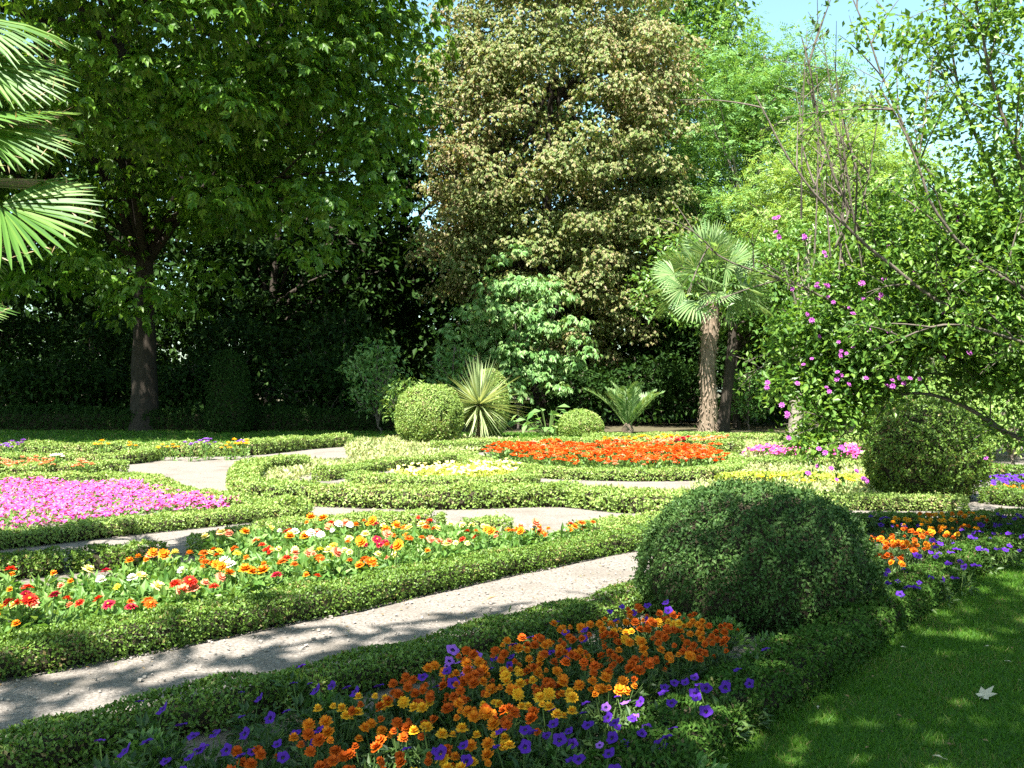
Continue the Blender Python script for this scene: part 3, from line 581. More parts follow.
tb.build('trunk',M['fibre'],root)
for i in range(42):
    a=i*2.399; f=i/41; el=radians(86-98*f**1.05); palm_frond(root,a,el,R.uniform(1.0,1.5),R.uniform(.95,1.12),M['palm'],20,.05+.11*f,.055,(.12,0,5.0),down=.05)

# the near palm at the left, trunk just out of view
root=thing('fan_palm','near fan palm whose big fronds reach in beside the huge chestnut','palm',(-4.95,8.1,0))
tb=MB(); zz=np.linspace(0,2.9,10); tb.tube(np.c_[.03*np.sin(zz*3),np.zeros(10),zz],np.interp(zz,[0,.3,2.9],[.26,.2,.19]),12,0,.06)
for i in range(300):
    z=R.uniform(.05,2.9); a=R.uniform(0,2*pi); o_=np.array([cos(a),sin(a),0]); p=o_*.19+np.array([0,0,z]); tb.leaf(p[None],unit(o_*.55+np.array([0,0,-1])+R.normal(0,.15,3))[None],o_[None],R.uniform(.08,.18),.04)
tb.build('trunk',M['fibre'],root)
for i in range(26):
    a=i*2.399+2.0; f=i/25; el=radians(75-95*f)
    if abs((a+pi)%(2*pi)-pi)<1.35: continue
    palm_frond(root,a,el,R.uniform(.6,.8),R.uniform(.75,.9),M['palm_near'],26,.16,.055,(0,0,2.9),dry=True)
def near_frond(hub,axis,nrm,rad,nseg,spread,droop):
    mb=MB(); hub=np.asarray(hub,float); b=np.array([.05,0,2.85]); mb.tube(bez(b,hub,.08,7),np.linspace(.022,.012,7),6,1)
    fan(mb,hub,np.array(axis,float),np.array(nrm,float),rad,nseg,spread,0,.046,droop,fold=.45,dry=2)
    mb.build('frond',[M['palm_near'],M['stem'],M['palm_dry']],root)
def loc(px,py,d): return GD(px,py,d)-np.array([-4.95,8.1,0])
near_frond(loc(0,205,7.7),(1,-.25,-.30),(.25,-.75,.62),.80,30,2.9,.08)
near_frond(loc(-38,128,7.9),(1,0,-.05),(.15,-.55,.9),.88,28,2.3,.16)
near_frond(loc(-30,62,8.1),(1,.1,-.12),(.1,-.6,.8),.80,28,2.4,.14)
near_frond(loc(-52,118,8.0),(1,.1,.16),(-.1,-.38,1),.98,30,2.2,.10)
near_frond(loc(-50,72,8.3),(1,.2,.05),(.1,-.25,1),.78,26,2.2,.30)
near_frond(loc(-28,184,8.2),(1,.1,.03),(0,-.10,1),.92,24,1.5,.02)
near_frond(loc(-60,20,8.2),(.9,.1,.10),(.2,-.5,.9),1.0,26,1.8,.30)
near_frond(loc(-90,300,8.0),(1,-.1,-.16),(.3,-.4,.9),.82,24,1.6,.10)

# young feather palm
fx=tx(628,36)
root=thing('feather_palm','young feather palm with arching fronds in front of the deep shade','palm',(fx,36,0))
def feather_frond(root,a,el,L,mat,nl=26):
    mb=MB(); b=np.zeros(3); d=np.array([cos(a)*cos(el),sin(a)*cos(el),sin(el)]); t=np.linspace(0,1,12)
    path=np.outer(t*L,d)+np.c_[np.cos(a)*t**2*.16*L,np.sin(a)*t**2*.16*L,-t**2.6*.22*L]+np.array([0,0,.15]); mb.tube(path,np.linspace(.035,.008,12),5,1)
    T=unit(np.gradient(path,axis=0))
    for k in range(nl):
        f=.14+.86*k/(nl-1); p=np.array([np.interp(f,t,path[:,j]) for j in range(3)]); tn=np.array([np.interp(f,t,T[:,j]) for j in range(3)])
        s=unit(np.cross(tn,np.array([0,0,1.]))); l=.50*sin(pi*(.15+.8*f))+.1
        for sg in (-1,1):
            dd=unit(s*sg*.75+tn*.65+np.array([0,0,.25])+R.normal(0,.06,3)); mb.leaf(p[None],dd[None],unit(np.cross(dd,tn))[None],l,.055,0,bend=.15)
    return mb.build('frond',[mat,M['stem']],root)
for i in range(11):
    feather_frond(root,i*2.399+.3,radians(88-32*(i/10)**.8),R.uniform(1.8,2.4),M['palm'])
mb=MB(); mb.tube([(0,0,0),(0,0,.15),(0,0,.4)],[.2,.22,.12],10,0,.06); mb.build('trunk',M['fibre'],root)

# yucca-like rosette
yx=tx(479,31.2)
root=thing('spiky_yucca','spiky yucca with a burst of narrow pale leaves beside the ball bush','plant',(yx,31.2,0))
mb=MB(); n=300; U=rdir(n); U[:,2]=np.where(U[:,2]<-.95,-U[:,2],U[:,2]); U=unit(U)
for d in U:
    L=R.uniform(1.3,1.7)*(1-.15*max(0,-d[2])); t=np.linspace(0,1,5); s=unit(np.cross(d,np.array([.1,.2,1]))); sag=-(t**2)*.14*L*(1-abs(d[2]))
    c=np.array([0,0,1.12])+np.outer(t*L,d)+np.c_[np.zeros((5,2)),sag]; c[:,2]=np.maximum(c[:,2],.02); w=np.array([.6,1,.9,.55,.05])*.03
    mb.strip(c-s*w[:,None],c+s*w[:,None])
mb.build('leaf_rosette',M['yucca'],root); mb=MB(); mb.tube([(0,0,0),(0,0,.6),(0,0,1.12)],[.12,.1,.09],9,0,.05); mb.build('trunk',M['fibre'],root)

# large leaved plant
px_=tx(548,34.4)
root=thing('broad_leaved_plant','low plant with big pale leaves between the yucca and the low dome bush','plant',(px_,34.4,0))
mb=MB(); sb=MB()
for i in range(46):
    a=R.uniform(0,2*pi); r=R.uniform(.1,1.25); z=R.uniform(.25,1.0)*(1.15-.35*r); p=np.array([cos(a)*r,sin(a)*r*.7,z]); sb.tube(bez((p[0]*.15,p[1]*.15,0),p,.12,5),[.014,.012,.01,.009,.007],5)
    mb.leaf(p[None],unit(np.array([cos(a),sin(a),-.25])+R.normal(0,.3,3))[None],unit(np.array([0,-.3,1])+R.normal(0,.3,3))[None],R.uniform(.3,.48),R.uniform(.2,.3),bend=.15)
mb.build('leaves',M['pale'],root); sb.build('stems',M['stem'],root)

# ------------------------------------------------------------------ purple flowering shrub on the right
LX,LY=5.9,9.6
root=thing('flowering_shrub','tall arching shrub with scattered pinkish purple blossoms beside the lawn','shrub',(LX,LY,0))
o0=np.array([LX,LY,0]); tb=MB(); mb=MB()
def poly(pts,n=16):
    return resample(np.array(pts),.12)
def twig_leaves(path,dens,L,spread=.05,frm=.2):
    k=int(len(path)*dens); 
    if k<1: return
    i=R.integers(int(len(path)*frm),len(path),k); P=path[i]+R.normal(0,spread,(k,3)); D=unit(rdir(k)+np.array([0,0,-.1])); Lf=L*R.uniform(.6,1.25,k)
    mb.leaf(P-o0,D,unit(rdir(k)+np.array([0,0,.9])),Lf,Lf*.5,bend=.1)
S0=lambda dx,dy,z:np.array([LX+dx,LY+dy,z])
BR=[ # picture-plan points with their distance from the viewer, radius, leaf density
 ([S0(0,0,0),S0(-.1,0,.5),GD(1062,455,9.5),GD(1005,432,9.7),GD(962,405,9.9),GD(915,393,10),GD(868,408,10),GD(838,440,9.9)],.045,4.5),
 ([S0(.05,.1,0),S0(.1,.1,1.0),GD(1075,360,9.6),GD(1030,260,9.5),GD(990,165,9.4),GD(962,90,9.3),GD(945,-10,9.2)],.05,3),
 ([S0(.1,-.1,0),S0(.15,-.1,1.1),GD(1090,330,9.2),GD(1050,220,9.0),GD(1005,110,8.8),GD(985,20,8.7),GD(975,-60,8.6)],.05,3),
 ([S0(-.05,.05,0),S0(-.1,.05,1.0),GD(1040,385,9.8),GD(960,360,9.9),GD(880,322,9.9),GD(800,285,9.8),GD(735,262,9.7),GD(702,240,9.7)],.035,1.8),
 ([S0(0,.15,0),S0(0,.2,1.2),GD(1040,345,10),GD(950,320,10),GD(890,280,9.9),GD(845,200,9.8),GD(818,120,9.7),GD(800,40,9.6)],.04,1.6),
 ([S0(0,-.15,0),S0(0,-.2,1.1),GD(1030,350,9.3),GD(930,300,9.2),GD(850,235,9.1),GD(790,170,9.0),GD(752,95,9.0)],.035,.9),
 ([S0(.05,.2,0),S0(.1,.3,1.2),GD(1045,330,10.4),GD(970,230,10.4),GD(915,160,10.3),GD(880,80,10.2),GD(850,0,10.2)],.042,2),
 ([S0(-.1,.2,0),S0(-.15,.3,.9),GD(1020,390,10.3),GD(940,345,10.5),GD(865,330,10.5),GD(800,350,10.4),GD(772,392,10.3)],.035,4),
 ([S0(-.1,.1,0),S0(-.15,.1,.9),GD(1030,400,10),GD(950,375,10.2),GD(880,380,10.2),GD(830,415,10.1),GD(812,465,10)],.032,5),
 ([S0(.1,.2,0),S0(.2,.3,1.3),GD(1090,310,10.2),GD(1075,180,10.2),GD(1040,60,10.1),GD(1020,-40,10)],.05,4),
 ([S0(.0,-.2,0),S0(.05,-.3,1.2),GD(1085,330,8.8),GD(1040,300,8.6),GD(985,270,8.5),GD(930,215,8.4),GD(905,150,8.4),GD(870,85,8.4)],.034,3.5),
 ([S0(.0,-.2,0),S0(.05,-.3,1.1),GD(1085,370,8.9),GD(1010,340,8.8),GD(940,325,8.7),GD(870,350,8.7)],.03,5),
 ([S0(.3,0,0),S0(.5,0,1.3),S0(.9,-.1,2.6),S0(1.4,-.2,3.9),S0(1.8,-.2,4.6)],.05,4),
 ([S0(.3,.3,0),S0(.6,.5,1.3),S0(1.2,.9,2.4),S0(2.0,1.3,3.0)],.045,4),
]
ends=[]
for pts,r,dn in BR:
    p=poly(pts); k=len(p); p=p+np.c_[np.cumsum(R.normal(0,.006,(k,2)),0),np.zeros(k)]; tb.tube(p-o0,np.linspace(r,.006,k),7,0,.04); twig_leaves(p,dn*1.3,.072,.07,.3)
    for j in range(13):     # side shoots
        i=R.integers(int(k*.3),k-1); d=unit(p[min(i+3,k-1)]-p[max(i-3,0)]+rdir(1)[0]*.9+np.array([0,0,.35])); L=R.uniform(.35,.95); q=bez(p[i],p[i]+d*L,.06,8)
        tb.tube(q-o0,np.linspace(.009,.0025,8),5); twig_leaves(resample(q,.05),dn*.55,.068,.05,.15); ends.append(q[-1])
        for m in range(2):
            d2=unit(d+rdir(1)[0]*.9); q2=bez(q[4],q[4]+d2*R.uniform(.2,.45),.03,6); tb.tube(q2-o0,np.linspace(.005,.002,6),4); twig_leaves(resample(q2,.05),dn*.5,.064,.04,.1)
# bare dead twigs in the upper left of the shrub
for i in range(16):
    a=GD(R.uniform(800,880),R.uniform(150,280),9.7); b=a+np.array([R.uniform(-.5,.25),R.uniform(-.3,.3),R.uniform(.8,1.9)]); q=bez(a,b,.0,8,R.normal(0,.12,3)); tb.tube(q-o0,np.linspace(.010,.003,8),5)
    for m in range(4):
        k=R.integers(2,7); q2=bez(q[k],q[k]+np.array([R.normal(0,.22),R.normal(0,.2),R.uniform(.15,.5)]),0,5); tb.tube(q2-o0,np.linspace(.005,.002,5),4)
CL=[(870,262,12.8,.65,330),(905,292,12.6,.65,330),(845,318,12.4,.6,250),(935,250,13,.65,280),(890,225,12.6,.55,200),(960,300,12.2,.6,250),(800,340,10.2,.42,260),(835,370,10.2,.5,420),(800,395,10.1,.40,260),(850,330,10,.5,420),(880,365,9.9,.5,480),(835,420,10,.36,300),(815,450,9.9,.26,170),(905,330,9.8,.5,420),(940,350,9.6,.5,420),(960,300,9.4,.55,460),(1000,330,9.4,.55,520),
    (920,270,9.5,.5,330),(985,240,9.2,.5,380),(1015,270,9.3,.55,480),(945,210,9.2,.45,240),(1000,170,9.1,.5,300),(905,205,9.4,.4,170),(960,130,9.0,.42,200),(1015,95,9,.5,280),(900,110,9.2,.38,130),(935,50,9,.42,190),(990,35,8.8,.45,230),(880,40,9.3,.3,80),(1020,20,8.9,.5,260),(1010,390,9.6,.45,340),(980,380,9.8,.35,200),
    (870,400,10,.4,300),(850,285,9.9,.35,190),(870,240,9.8,.35,150),(830,385,10.3,.6,420),(1060,250,9.4,.8,700),(1090,120,9.4,.9,800),(1120,330,9.6,.8,600),(1180,220,9.6,.9,700)]
for a,b,d,r,n in CL: foliage(mb,GD(a,b,d)-o0,np.array([r*1.1,r*1.1,r*.95]),int(n*(3.0 if b>215 else 1.7)),.076,'leaf',0,.2,.15,.5)
tb.build('branches',M['bark_grey'],root); mb.build('crown',M['lilac_leaf'],root)
def blossom_mesh(mat):
    mb=MB()
    for k in range(2):
        n=[7,5][k]
        for i in range(n):
            a=i*2*pi/n+k*.4; D=np.array([cos(a),sin(a),.25+.5*k]); mb.leaf(np.array([[0,0,.004*k]]),unit(D)[None],np.array([[-cos(a)*.4,-sin(a)*.4,1.]]),.042-.012*k,.036,0,fold=-.12,bend=.15)
    return mb
bl0=None
BP=[(825,297),(852,310),(833,303),(862,284),(921,305),(941,311),(942,357),(770,385),(782,403),(787,412),(800,385),(897,376),(923,381),(908,382),(813,465),(824,452),(832,470),(845,449),(858,472),(868,480),(808,477),(895,242),(944,230),(805,362),(838,344),(845,352),(870,330),(880,298),(955,335),(968,352),(985,457),(891,330),(790,440),(835,480),(860,300)]
BP+=[(R.uniform(775,965),R.uniform(200,430)) for _ in range(30)]
for j,(a,b) in enumerate(BP):
    for c in range(1+j%2):
        p=GD(a+R.normal(0,2.5),b+R.normal(0,2.5),9.45+R.uniform(-.25,.25))-o0
        if bl0 is None: bl0=blossom_mesh(0).build('blossom',PET['mauve'],root); ob=bl0
        else: ob=bl0.copy(); COL.objects.link(ob); ob.parent=root
        ob.location=p; ob.rotation_euler=(R.uniform(.5,1.6),R.uniform(-.4,.4),R.uniform(-.8,.8)); s=R.uniform(.5,.85); ob.scale=(s,s,s)

# ------------------------------------------------------------------ bedding plants
def pompom(r,layers=3,n=11):          # marigold: a ruffled dome
    mb=MB()
    for k in range(layers):
        m=n-2*k
        for i in range(m):
            a=i*2*pi/m+k*.35+R.normal(0,.08); el=.18+.42*k; D=np.array([cos(a)*cos(el),sin(a)*cos(el),sin(el)]); L=r*(1-.14*k)*R.uniform(.88,1.08)
            mb.leaf(np.array([[0,0,-.006+.004*k]]),D[None],np.array([[-cos(a)*sin(el),-sin(a)*sin(el),cos(el)]]),L,r*.75,0,fold=-.22,bend=.22)
    return mb
def daisy(r,n=13):
    mb=MB()
    for k in range(3):
        for i in range(n-3*k):
            a=i*2*pi/(n-3*k)+k*.2+R.normal(0,.1); el=.05+.33*k+R.normal(0,.08); D=np.array([cos(a)*cos(el),sin(a)*cos(el),sin(el)]); mb.leaf(np.array([[0,0,.003*k]]),D[None],np.array([[-cos(a)*sin(el),-sin(a)*sin(el),cos(el)]]),r*(1-.22*k)*R.uniform(.92,1.05),r*.5,0,fold=.06,bend=.12)
    U,Q=cube_sphere(3); mb.add(U*np.array([r*.22,r*.22,r*.18])+np.array([0,0,r*.1]),Q,1,True)
    return mb
def trumpet(r):                       # petunia: five joined lobes round a throat
    mb=MB(); a=np.linspace(0,2*pi,21); rim=r*(1+.12*np.cos(a*5)+.10*np.cos(a*2+R.uniform(0,6))+.05*np.cos(a*3+R.uniform(0,6))); rows=[]
    for f,z in ((.12,-.45),(.35,-.12),(.7,.02),(1,-.05)): rows.append(np.c_[np.cos(a)*rim*f,np.sin(a)*rim*f,np.full(21,z*r)+(.10*r*np.sin(a*5+1)+.14*r*np.cos(a*2+R.uniform(0,6)))*f])
    V=np.concatenate(rows); mb.add(V,[(i*21+j,i*21+j+1,(i+1)*21+j+1,(i+1)*21+j) for i in (1,2) for j in range(20)],0,True)
    mb.add(V,[(j,j+1,22+j,21+j) for j in range(20)],2,True)
    return mb
def flower_plant(name,label,cat,group,kind,nb,colour,spread,h,rb,leafL,leafn,leafmat,wf=.35):
    root=thing(name,label,cat,(0,0,-50),group); mb=MB(); tops=[]
    for i in range(nb):
        a=i*2.399+R.uniform(0,1); r=spread*math.sqrt((i+.35)/nb)*.9; tops.append(np.array([cos(a)*r,sin(a)*r,h*R.uniform(.86,1.06)]))
    for t in tops: mb.tube(bez((t[0]*.25,t[1]*.25,0),t-np.array([0,0,.004]),.02,5),[.0045,.004,.0035,.003,.003],4,1)
    for i in range(7):
        a=R.uniform(0,2*pi); mb.tube(bez((0,0,0),(cos(a)*spread*.8,sin(a)*spread*.8,h*.7),.02,4),[.004,.0035,.003,.002],4,1)
    U=rdir(leafn); U[:,2]=np.abs(U[:,2]); rad=R.uniform(.3,1,leafn)**.6; P=U*rad[:,None]*np.array([spread*1.1,spread*1.1,h*.84]); P[:,2]=np.maximum(P[:,2],.02)
    D=unit(U*np.array([1,1,.4])+rdir(leafn)*.6); Lf=leafL*R.uniform(.6,1.2,leafn); mb.leaf(P-D*Lf[:,None]*.3,D,unit(rdir(leafn)*.6+np.array([0,0,1])),Lf,Lf*wf,0,bend=.12)
    mb.build('foliage',[leafmat,M['stem']],root)
    for t in tops:
        k={'pom':pompom,'daisy':daisy,'trumpet':trumpet}[kind](rb*R.choice([.62,.85,1.0,1.12],p=[.16,.24,.36,.24]))
        b=k.build('bloom',[PET[colour],M['eye'],M['throat']],root,t); b.rotation_euler=(R.normal(.25,.22) if kind!='trumpet' else R.uniform(-.2,.85),R.normal(0,.25),R.uniform(-.6,.6))
    return root
NUM={1:'a single',2:'two',3:'three',4:'four',5:'five',6:'six',7:'seven'}
class Kit:
    def __init__(s): s.p={}
    def put(s,key,make,loc,label,rz,scale):
        if key not in s.p:
            r=make(); s.p[key]=r; r.location=loc; r.rotation_euler=(0,0,rz); r.scale=(scale,)*3; r['label']=label; return r
        return copy_thing(s.p[key],loc,rz,label,scale)
kit=Kit()
def poisson(poly,dist,n):
    out=[]
    for p in sample_poly(poly,n*30):
        if all((p[0]-q[0])**2+(p[1]-q[1])**2>dist*dist for q in out): out.append(p)
        if len(out)>=n: break
    return out
def zone_front(x,y):
    if y>5.35: return 'close in front of the dome bush'
    if y>4.85: return 'in the dense middle of the front bed'
    if y>4.35: return 'in the central front bed'
    if y>3.85: return 'towards the near end of the front bed'
    return 'at the near edge of the front bed'
MPOLY=poly_px([(215,785),(255,745),(330,712),(400,676),(480,652),(560,632),(640,609),(690,608),(728,626),(722,641),(668,660),(610,688),(540,716),(495,742),(470,775),(400,800),(300,800)],.24)
for (x,y) in poisson(MPOLY,.14,96):
    u=R.uniform(); far=np.clip((y-3.8)/2,0,1)
    c='deep orange' if u<.30+.25*far else ('orange' if u<.78 else 'golden yellow')
    if y<4.6 and u>.40: c='golden yellow' if u>.62 else 'orange'
    v=int(R.integers(0,2)); nb=[5,7][v] if c!='golden yellow' else [4,6][v]
    kit.put(('m',c,nb),lambda:flower_plant('marigold_plant','x','flower','marigold plants in the front bed','pom',nb,c,.115,.215,.027,.05,210,M['flower_leaf']),(x,y,.012),
            f'bushy marigold with {NUM[nb]} {c} blooms {zone_front(x,y)}',R.uniform(-.7,.7),R.uniform(.85,1.15))
PP=[(150,722),(130,764),(205,748),(218,758),(262,728),(290,678),(325,688),(335,694),(345,700),(425,692),(440,690),(460,668),(470,665),(452,672),(520,642),(545,634),(562,655),(578,642),(505,662),(620,614),(640,620),(650,626),(610,628),(660,615),
    (540,716),(575,713),(600,722),(617,716),(490,752),(522,746),(562,738),(583,757),(655,712),(632,705),(680,694),(690,690),(720,702),(755,662),(745,690),(690,716),(455,760),(430,770),(270,755),(310,740),(180,765),(730,680),(640,745),(600,775),(560,770),(660,730),(165,735),(190,760),(235,742),(110,768),(225,768),(275,715),(305,700),(250,700),(365,695),(400,690),(480,672),(500,655),(520,760),(545,745),(575,735),(605,740),(630,725),(650,755)]
def zone_pet(px,py):
    if px<380: return 'at the near end of the front bed' if py>715 else 'between the path hedge and marigolds'
    if py<680 and px<670: return 'behind the marigolds, towards the dome bush'
    if px>670: return 'between the marigolds and the lawn hedge'
    return 'on the lawn side of the marigolds'
for (a,b) in PP:
    p=G(a,b,.2); v=int(R.integers(1,4)); c='light violet' if (a,b) in ((460,668),(470,665),(452,672),(617,716),(583,757)) else 'violet'
    kit.put(('p',c,v),lambda:flower_plant('petunia_plant','x','flower','petunia plants in the front bed','trumpet',v,c,.12,.235,.027,.055,150,M['flower_leaf'],.42),(p[0],p[1],.012),
            f'petunia with {NUM[v]} {c} bloom{"s" if v>1 else ""} {zone_pet(a,b)}',R.uniform(-.5,.5),R.uniform(.85,1.15))
# leafy plants without flowers at the near side of the bed
k=0
for (x,y),lab in zip([G(690,760,.15)[:2],G(660,748,.15)[:2],G(610,752,.15)[:2],G(560,760,.15)[:2],G(690,628,.1)[:2],G(725,632,.1)[:2],G(660,640,.1)[:2],G(770,650,.1)[:2],G(330,712,.1)[:2],G(150,748,.12)[:2]],
    ['light green leafy plant at the near corner of the lawn hedge','light green leafy plant beside the corner of the lawn hedge','light green leafy plant in front of the violet petunias','small leafy plant below the nearest marigolds','low leafy plant under the front of the dome bush','broad leafy plant against the foot of the dome bush','low leafy plant left of the dome bush foot','low leafy plant on bare soil beside the lawn hedge','small leafy plant among the petunias beside the path hedge','leafy plant without blooms at the near end of the path hedge']):
    root=thing('leafy_plant',lab,'plant',(x,y,.012),'flowerless leafy plants in the front bed'); mb=MB(); n=260; U=rdir(n); U[:,2]=np.abs(U[:,2]); P=U*(R.uniform(.2,1,n)**.5)[:,None]*np.array([.15,.15,.17]); D=unit(U+rdir(n)*.7+np.array([0,0,.3]))
    mb.leaf(P,D,unit(rdir(n)+np.array([0,0,1])),.045*R.uniform(.7,1.2,n),.02)
    for q in range(14):
        e=P[R.integers(0,n)]; mb.tube(bez((0,0,0),e,.02,4),[.004,.003,.003,.002],4,1)
    mb.build('foliage',[M['pale'] if k<4 else M['mid'],M['stem']],root); k+=1
# dry stalks
root=thing('dry_stalks','tuft of dry straw coloured stalks among the near marigolds','plant',tuple(G(312,742,0.02)))
mb=MB()
for q in range(14):
    a=R.uniform(0,2*pi); mb.tube(bez((0,0,0),(cos(a)*.09,sin(a)*.09,R.uniform(.06,.14)),.05,5),[.003,.003,.0025,.002,.001],4)
mb.build('stalks',M['palm_dry'],root)
# second marigold patch between the dome bush and the lawn
M2=poly_px([(872,556),(878,535),(905,520),(940,514),(985,516),(980,526),(950,535),(920,545),(905,562),(885,566)],.23)
for (x,y) in poisson(M2,.20,34):
    c='golden yellow' if y>9.7 and R.uniform()<.6 else ('orange' if R.uniform()<.5 else 'deep orange'); nb=[4,6][int(R.integers(0,2))] if c!='golden yellow' else [3,5][int(R.integers(0,2))]
    z='at the sunny back of the smaller patch' if y>9.7 else ('in the middle of the smaller patch' if y>8.9 else 'in the smaller patch beside the dome bush')
    kit.put(('m2',c,nb),lambda:flower_plant('marigold_plant','x','flower','marigold plants in the smaller patch','pom',nb,c,.12,.24,.030,.05,110,M['flower_leaf']),(x,y,.012),f'marigold with {NUM[nb]} {c} blooms {z}',R.uniform(-.7,.7),R.uniform(.85,1.15))
for (a,b) in [(878,518),(895,515),(888,525),(930,560),(938,555),(945,550),(922,575),(970,532),(965,540),(985,540),(990,528),(1000,524),(1012,520),(1020,526),(1005,545),(1018,538),(975,552),(955,562),(900,590),(915,585),(885,600),(880,580),(995,515),(1028,515),(1040,520),(915,528),(925,545),(950,542),(985,552),(1000,535),(1015,548),(1030,540),(960,570),(940,580),(900,572),(890,598)]:
    p=G(a,b,.2); v=int(R.integers(1,4)); z='between the smaller marigold patch and lawn hedge' if b>548 else ('behind the smaller marigold patch near the dome bush' if a<900 else 'in the sunny strip past the smaller marigold patch')
    kit.put(('p2',v),lambda:flower_plant('petunia_plant','x','flower','petunia plants in the smaller patch','trumpet',v,'violet',.13,.2,.03,.055,110,M['flower_leaf'],.42),(p[0],p[1],.012),f'petunia with {NUM[v]} violet bloom{"s" if v>1 else ""} {z}',R.uniform(-.5,.5),R.uniform(.9,1.2))
# border across the side path
for i,(a,b) in enumerate([(990,481),(1000,480),(1010,479),(1020,480),(1032,479),(995,476),(1008,475),(1022,475),(1000,487),(1012,486),(1022,488),(1034,487)]):
    p=G(a,b,.2); v=3; c='violet' if i<8 else 'orange'
    if c=='violet': kit.put(('p3',v),lambda:flower_plant('petunia_plant','x','flower','petunias in the border across the side path','trumpet',4,'violet',.2,.2,.04,.07,110,M['flower_leaf'],.42),(p[0],p[1],.004),'violet petunia in the border across the side path right of the round bush',R.uniform(-.5,.5),1.0)
    else: kit.put(('m3',v),lambda:flower_plant('marigold_plant','x','flower','marigolds in the border across the side path','pom',6,'orange',.17,.2,.04,.06,110,M['flower_leaf']),(p[0],p[1],.004),'orange marigold in the border across the side path right of the round bush',R.uniform(-.5,.5),1.0)

# zinnias
ZP=poly_px([(-60,652),(0,634),(100,606),(250,572),(400,548),(540,530),(610,520),(560,519),(500,521),(440,517),(330,519),(250,524),(205,540),(180,549),(110,560),(0,568),(-60,574)],.28)
def zone_zin(x,y):
    px=CX+x/y*F
    if px<110: return 'at the shaded near end of the bed'
    if px<210: return 'in the near part of the bed'
    if px<330: return 'in the left middle of the bed' if y<8.6 else 'beside the curved back hedge'
    if px<450: return 'in the middle of the bed'
    return 'at the narrow far end'
def zin(x,y,c,nb,h,s=1.0):
    kit.put(('z',c,nb,h),lambda:flower_plant('zinnia_plant','x','flower','zinnia plants in the mixed bed','pom' if c in('pale yellow','white','salmon','orange') else 'daisy',nb,c,.14,h,.048,.10,110,M['zin_leaf'],.42),(x,y,.012),
            f'{"tall" if h>.25 else "short"} zinnia with {NUM[nb]} {c} bloom{"s" if nb>1 else ""} {zone_zin(x,y)}',R.uniform(-.7,.7),s)
fixed=[(205,590,'red',3),(220,583,'red',2),(245,575,'orange',2),(62,622,'red',3),(80,618,'crimson',2),(40,617,'yellow',2),(20,603,'pale yellow',2),(90,602,'red',2),(15,590,'red',1),(150,560,'orange',3),(160,555,'salmon',3),(145,612,'crimson',2),(175,612,'deep orange',3),(205,600,'salmon',2),(120,580,'white',1),(10,625,'white',1),
 (290,532,'white',2),(315,536,'white',2),(325,530,'white',1),(345,585,'orange',1),(280,555,'red',2),(300,540,'pale yellow',3),(390,545,'crimson',2),(395,530,'orange',3),(440,540,'salmon',3),(455,545,'pale yellow',3),(470,540,'red',2),(500,535,'orange',3),(520,530,'orange',3),(535,533,'deep orange',3),(560,530,'white',2),(570,532,'salmon',2),(610,527,'red',1),(360,560,'deep orange',3),(385,565,'orange',3),(340,556,'pale yellow',3),(355,545,'orange',3),(320,575,'red',1),(270,575,'crimson',2),(255,570,'orange',2),(240,535,'orange',2),(300,523,'orange',1),(340,528,'salmon',2),(360,535,'pale yellow',2),(410,553,'orange',3),(430,525,'deep orange',3),(480,528,'pale yellow',3)]
HBP=resample([(a,b,0) for a,b in HB])[:,:2]; HBT=unit(np.gradient(HBP,axis=0)); HBN=np.c_[-HBT[:,1],HBT[:,0]]
def behind(p,gap):
    i=np.argmin(((HBP-p)**2).sum(1)); d=(p-HBP[i])@HBN[i]
    return p+HBN[i]*max(0,gap-d)
placed=[]
for (a,b,c,nb) in fixed:
    h=.22 if R.uniform()<.55 else .30; p=behind(G(a,b,h)[:2],R.uniform(.32,.42)); placed.append(p[:2]); zin(p[0],p[1],c,nb,h,R.uniform(.9,1.15))
cc=['orange','salmon','deep orange','red','pale yellow','white','crimson','yellow']
for (x,y) in poisson(ZP,.24,125):
    if any((x-q[0])**2+(y-q[1])**2<.16**2 for q in placed): continue
    x,y=behind(np.array([x,y]),R.uniform(.3,.4))
    c=cc[int(R.choice(8,p=[.27,.2,.13,.12,.13,.04,.07,.04]))]; px=CX+x/y*F; nb=int(R.integers(1,4)) if px>200 else 1; h=.22 if R.uniform()<.6 else .30
    zin(x,y,c,nb,h,R.uniform(.85,1.1))
# leafy filling of the mixed bed
o=cover('bedding_foliage',[tuple(behind(p,.26)) for p in resample([(q[0],q[1],0) for q in ZP])[:,:2]],15000,.20,.085,M['zin_leaf'])

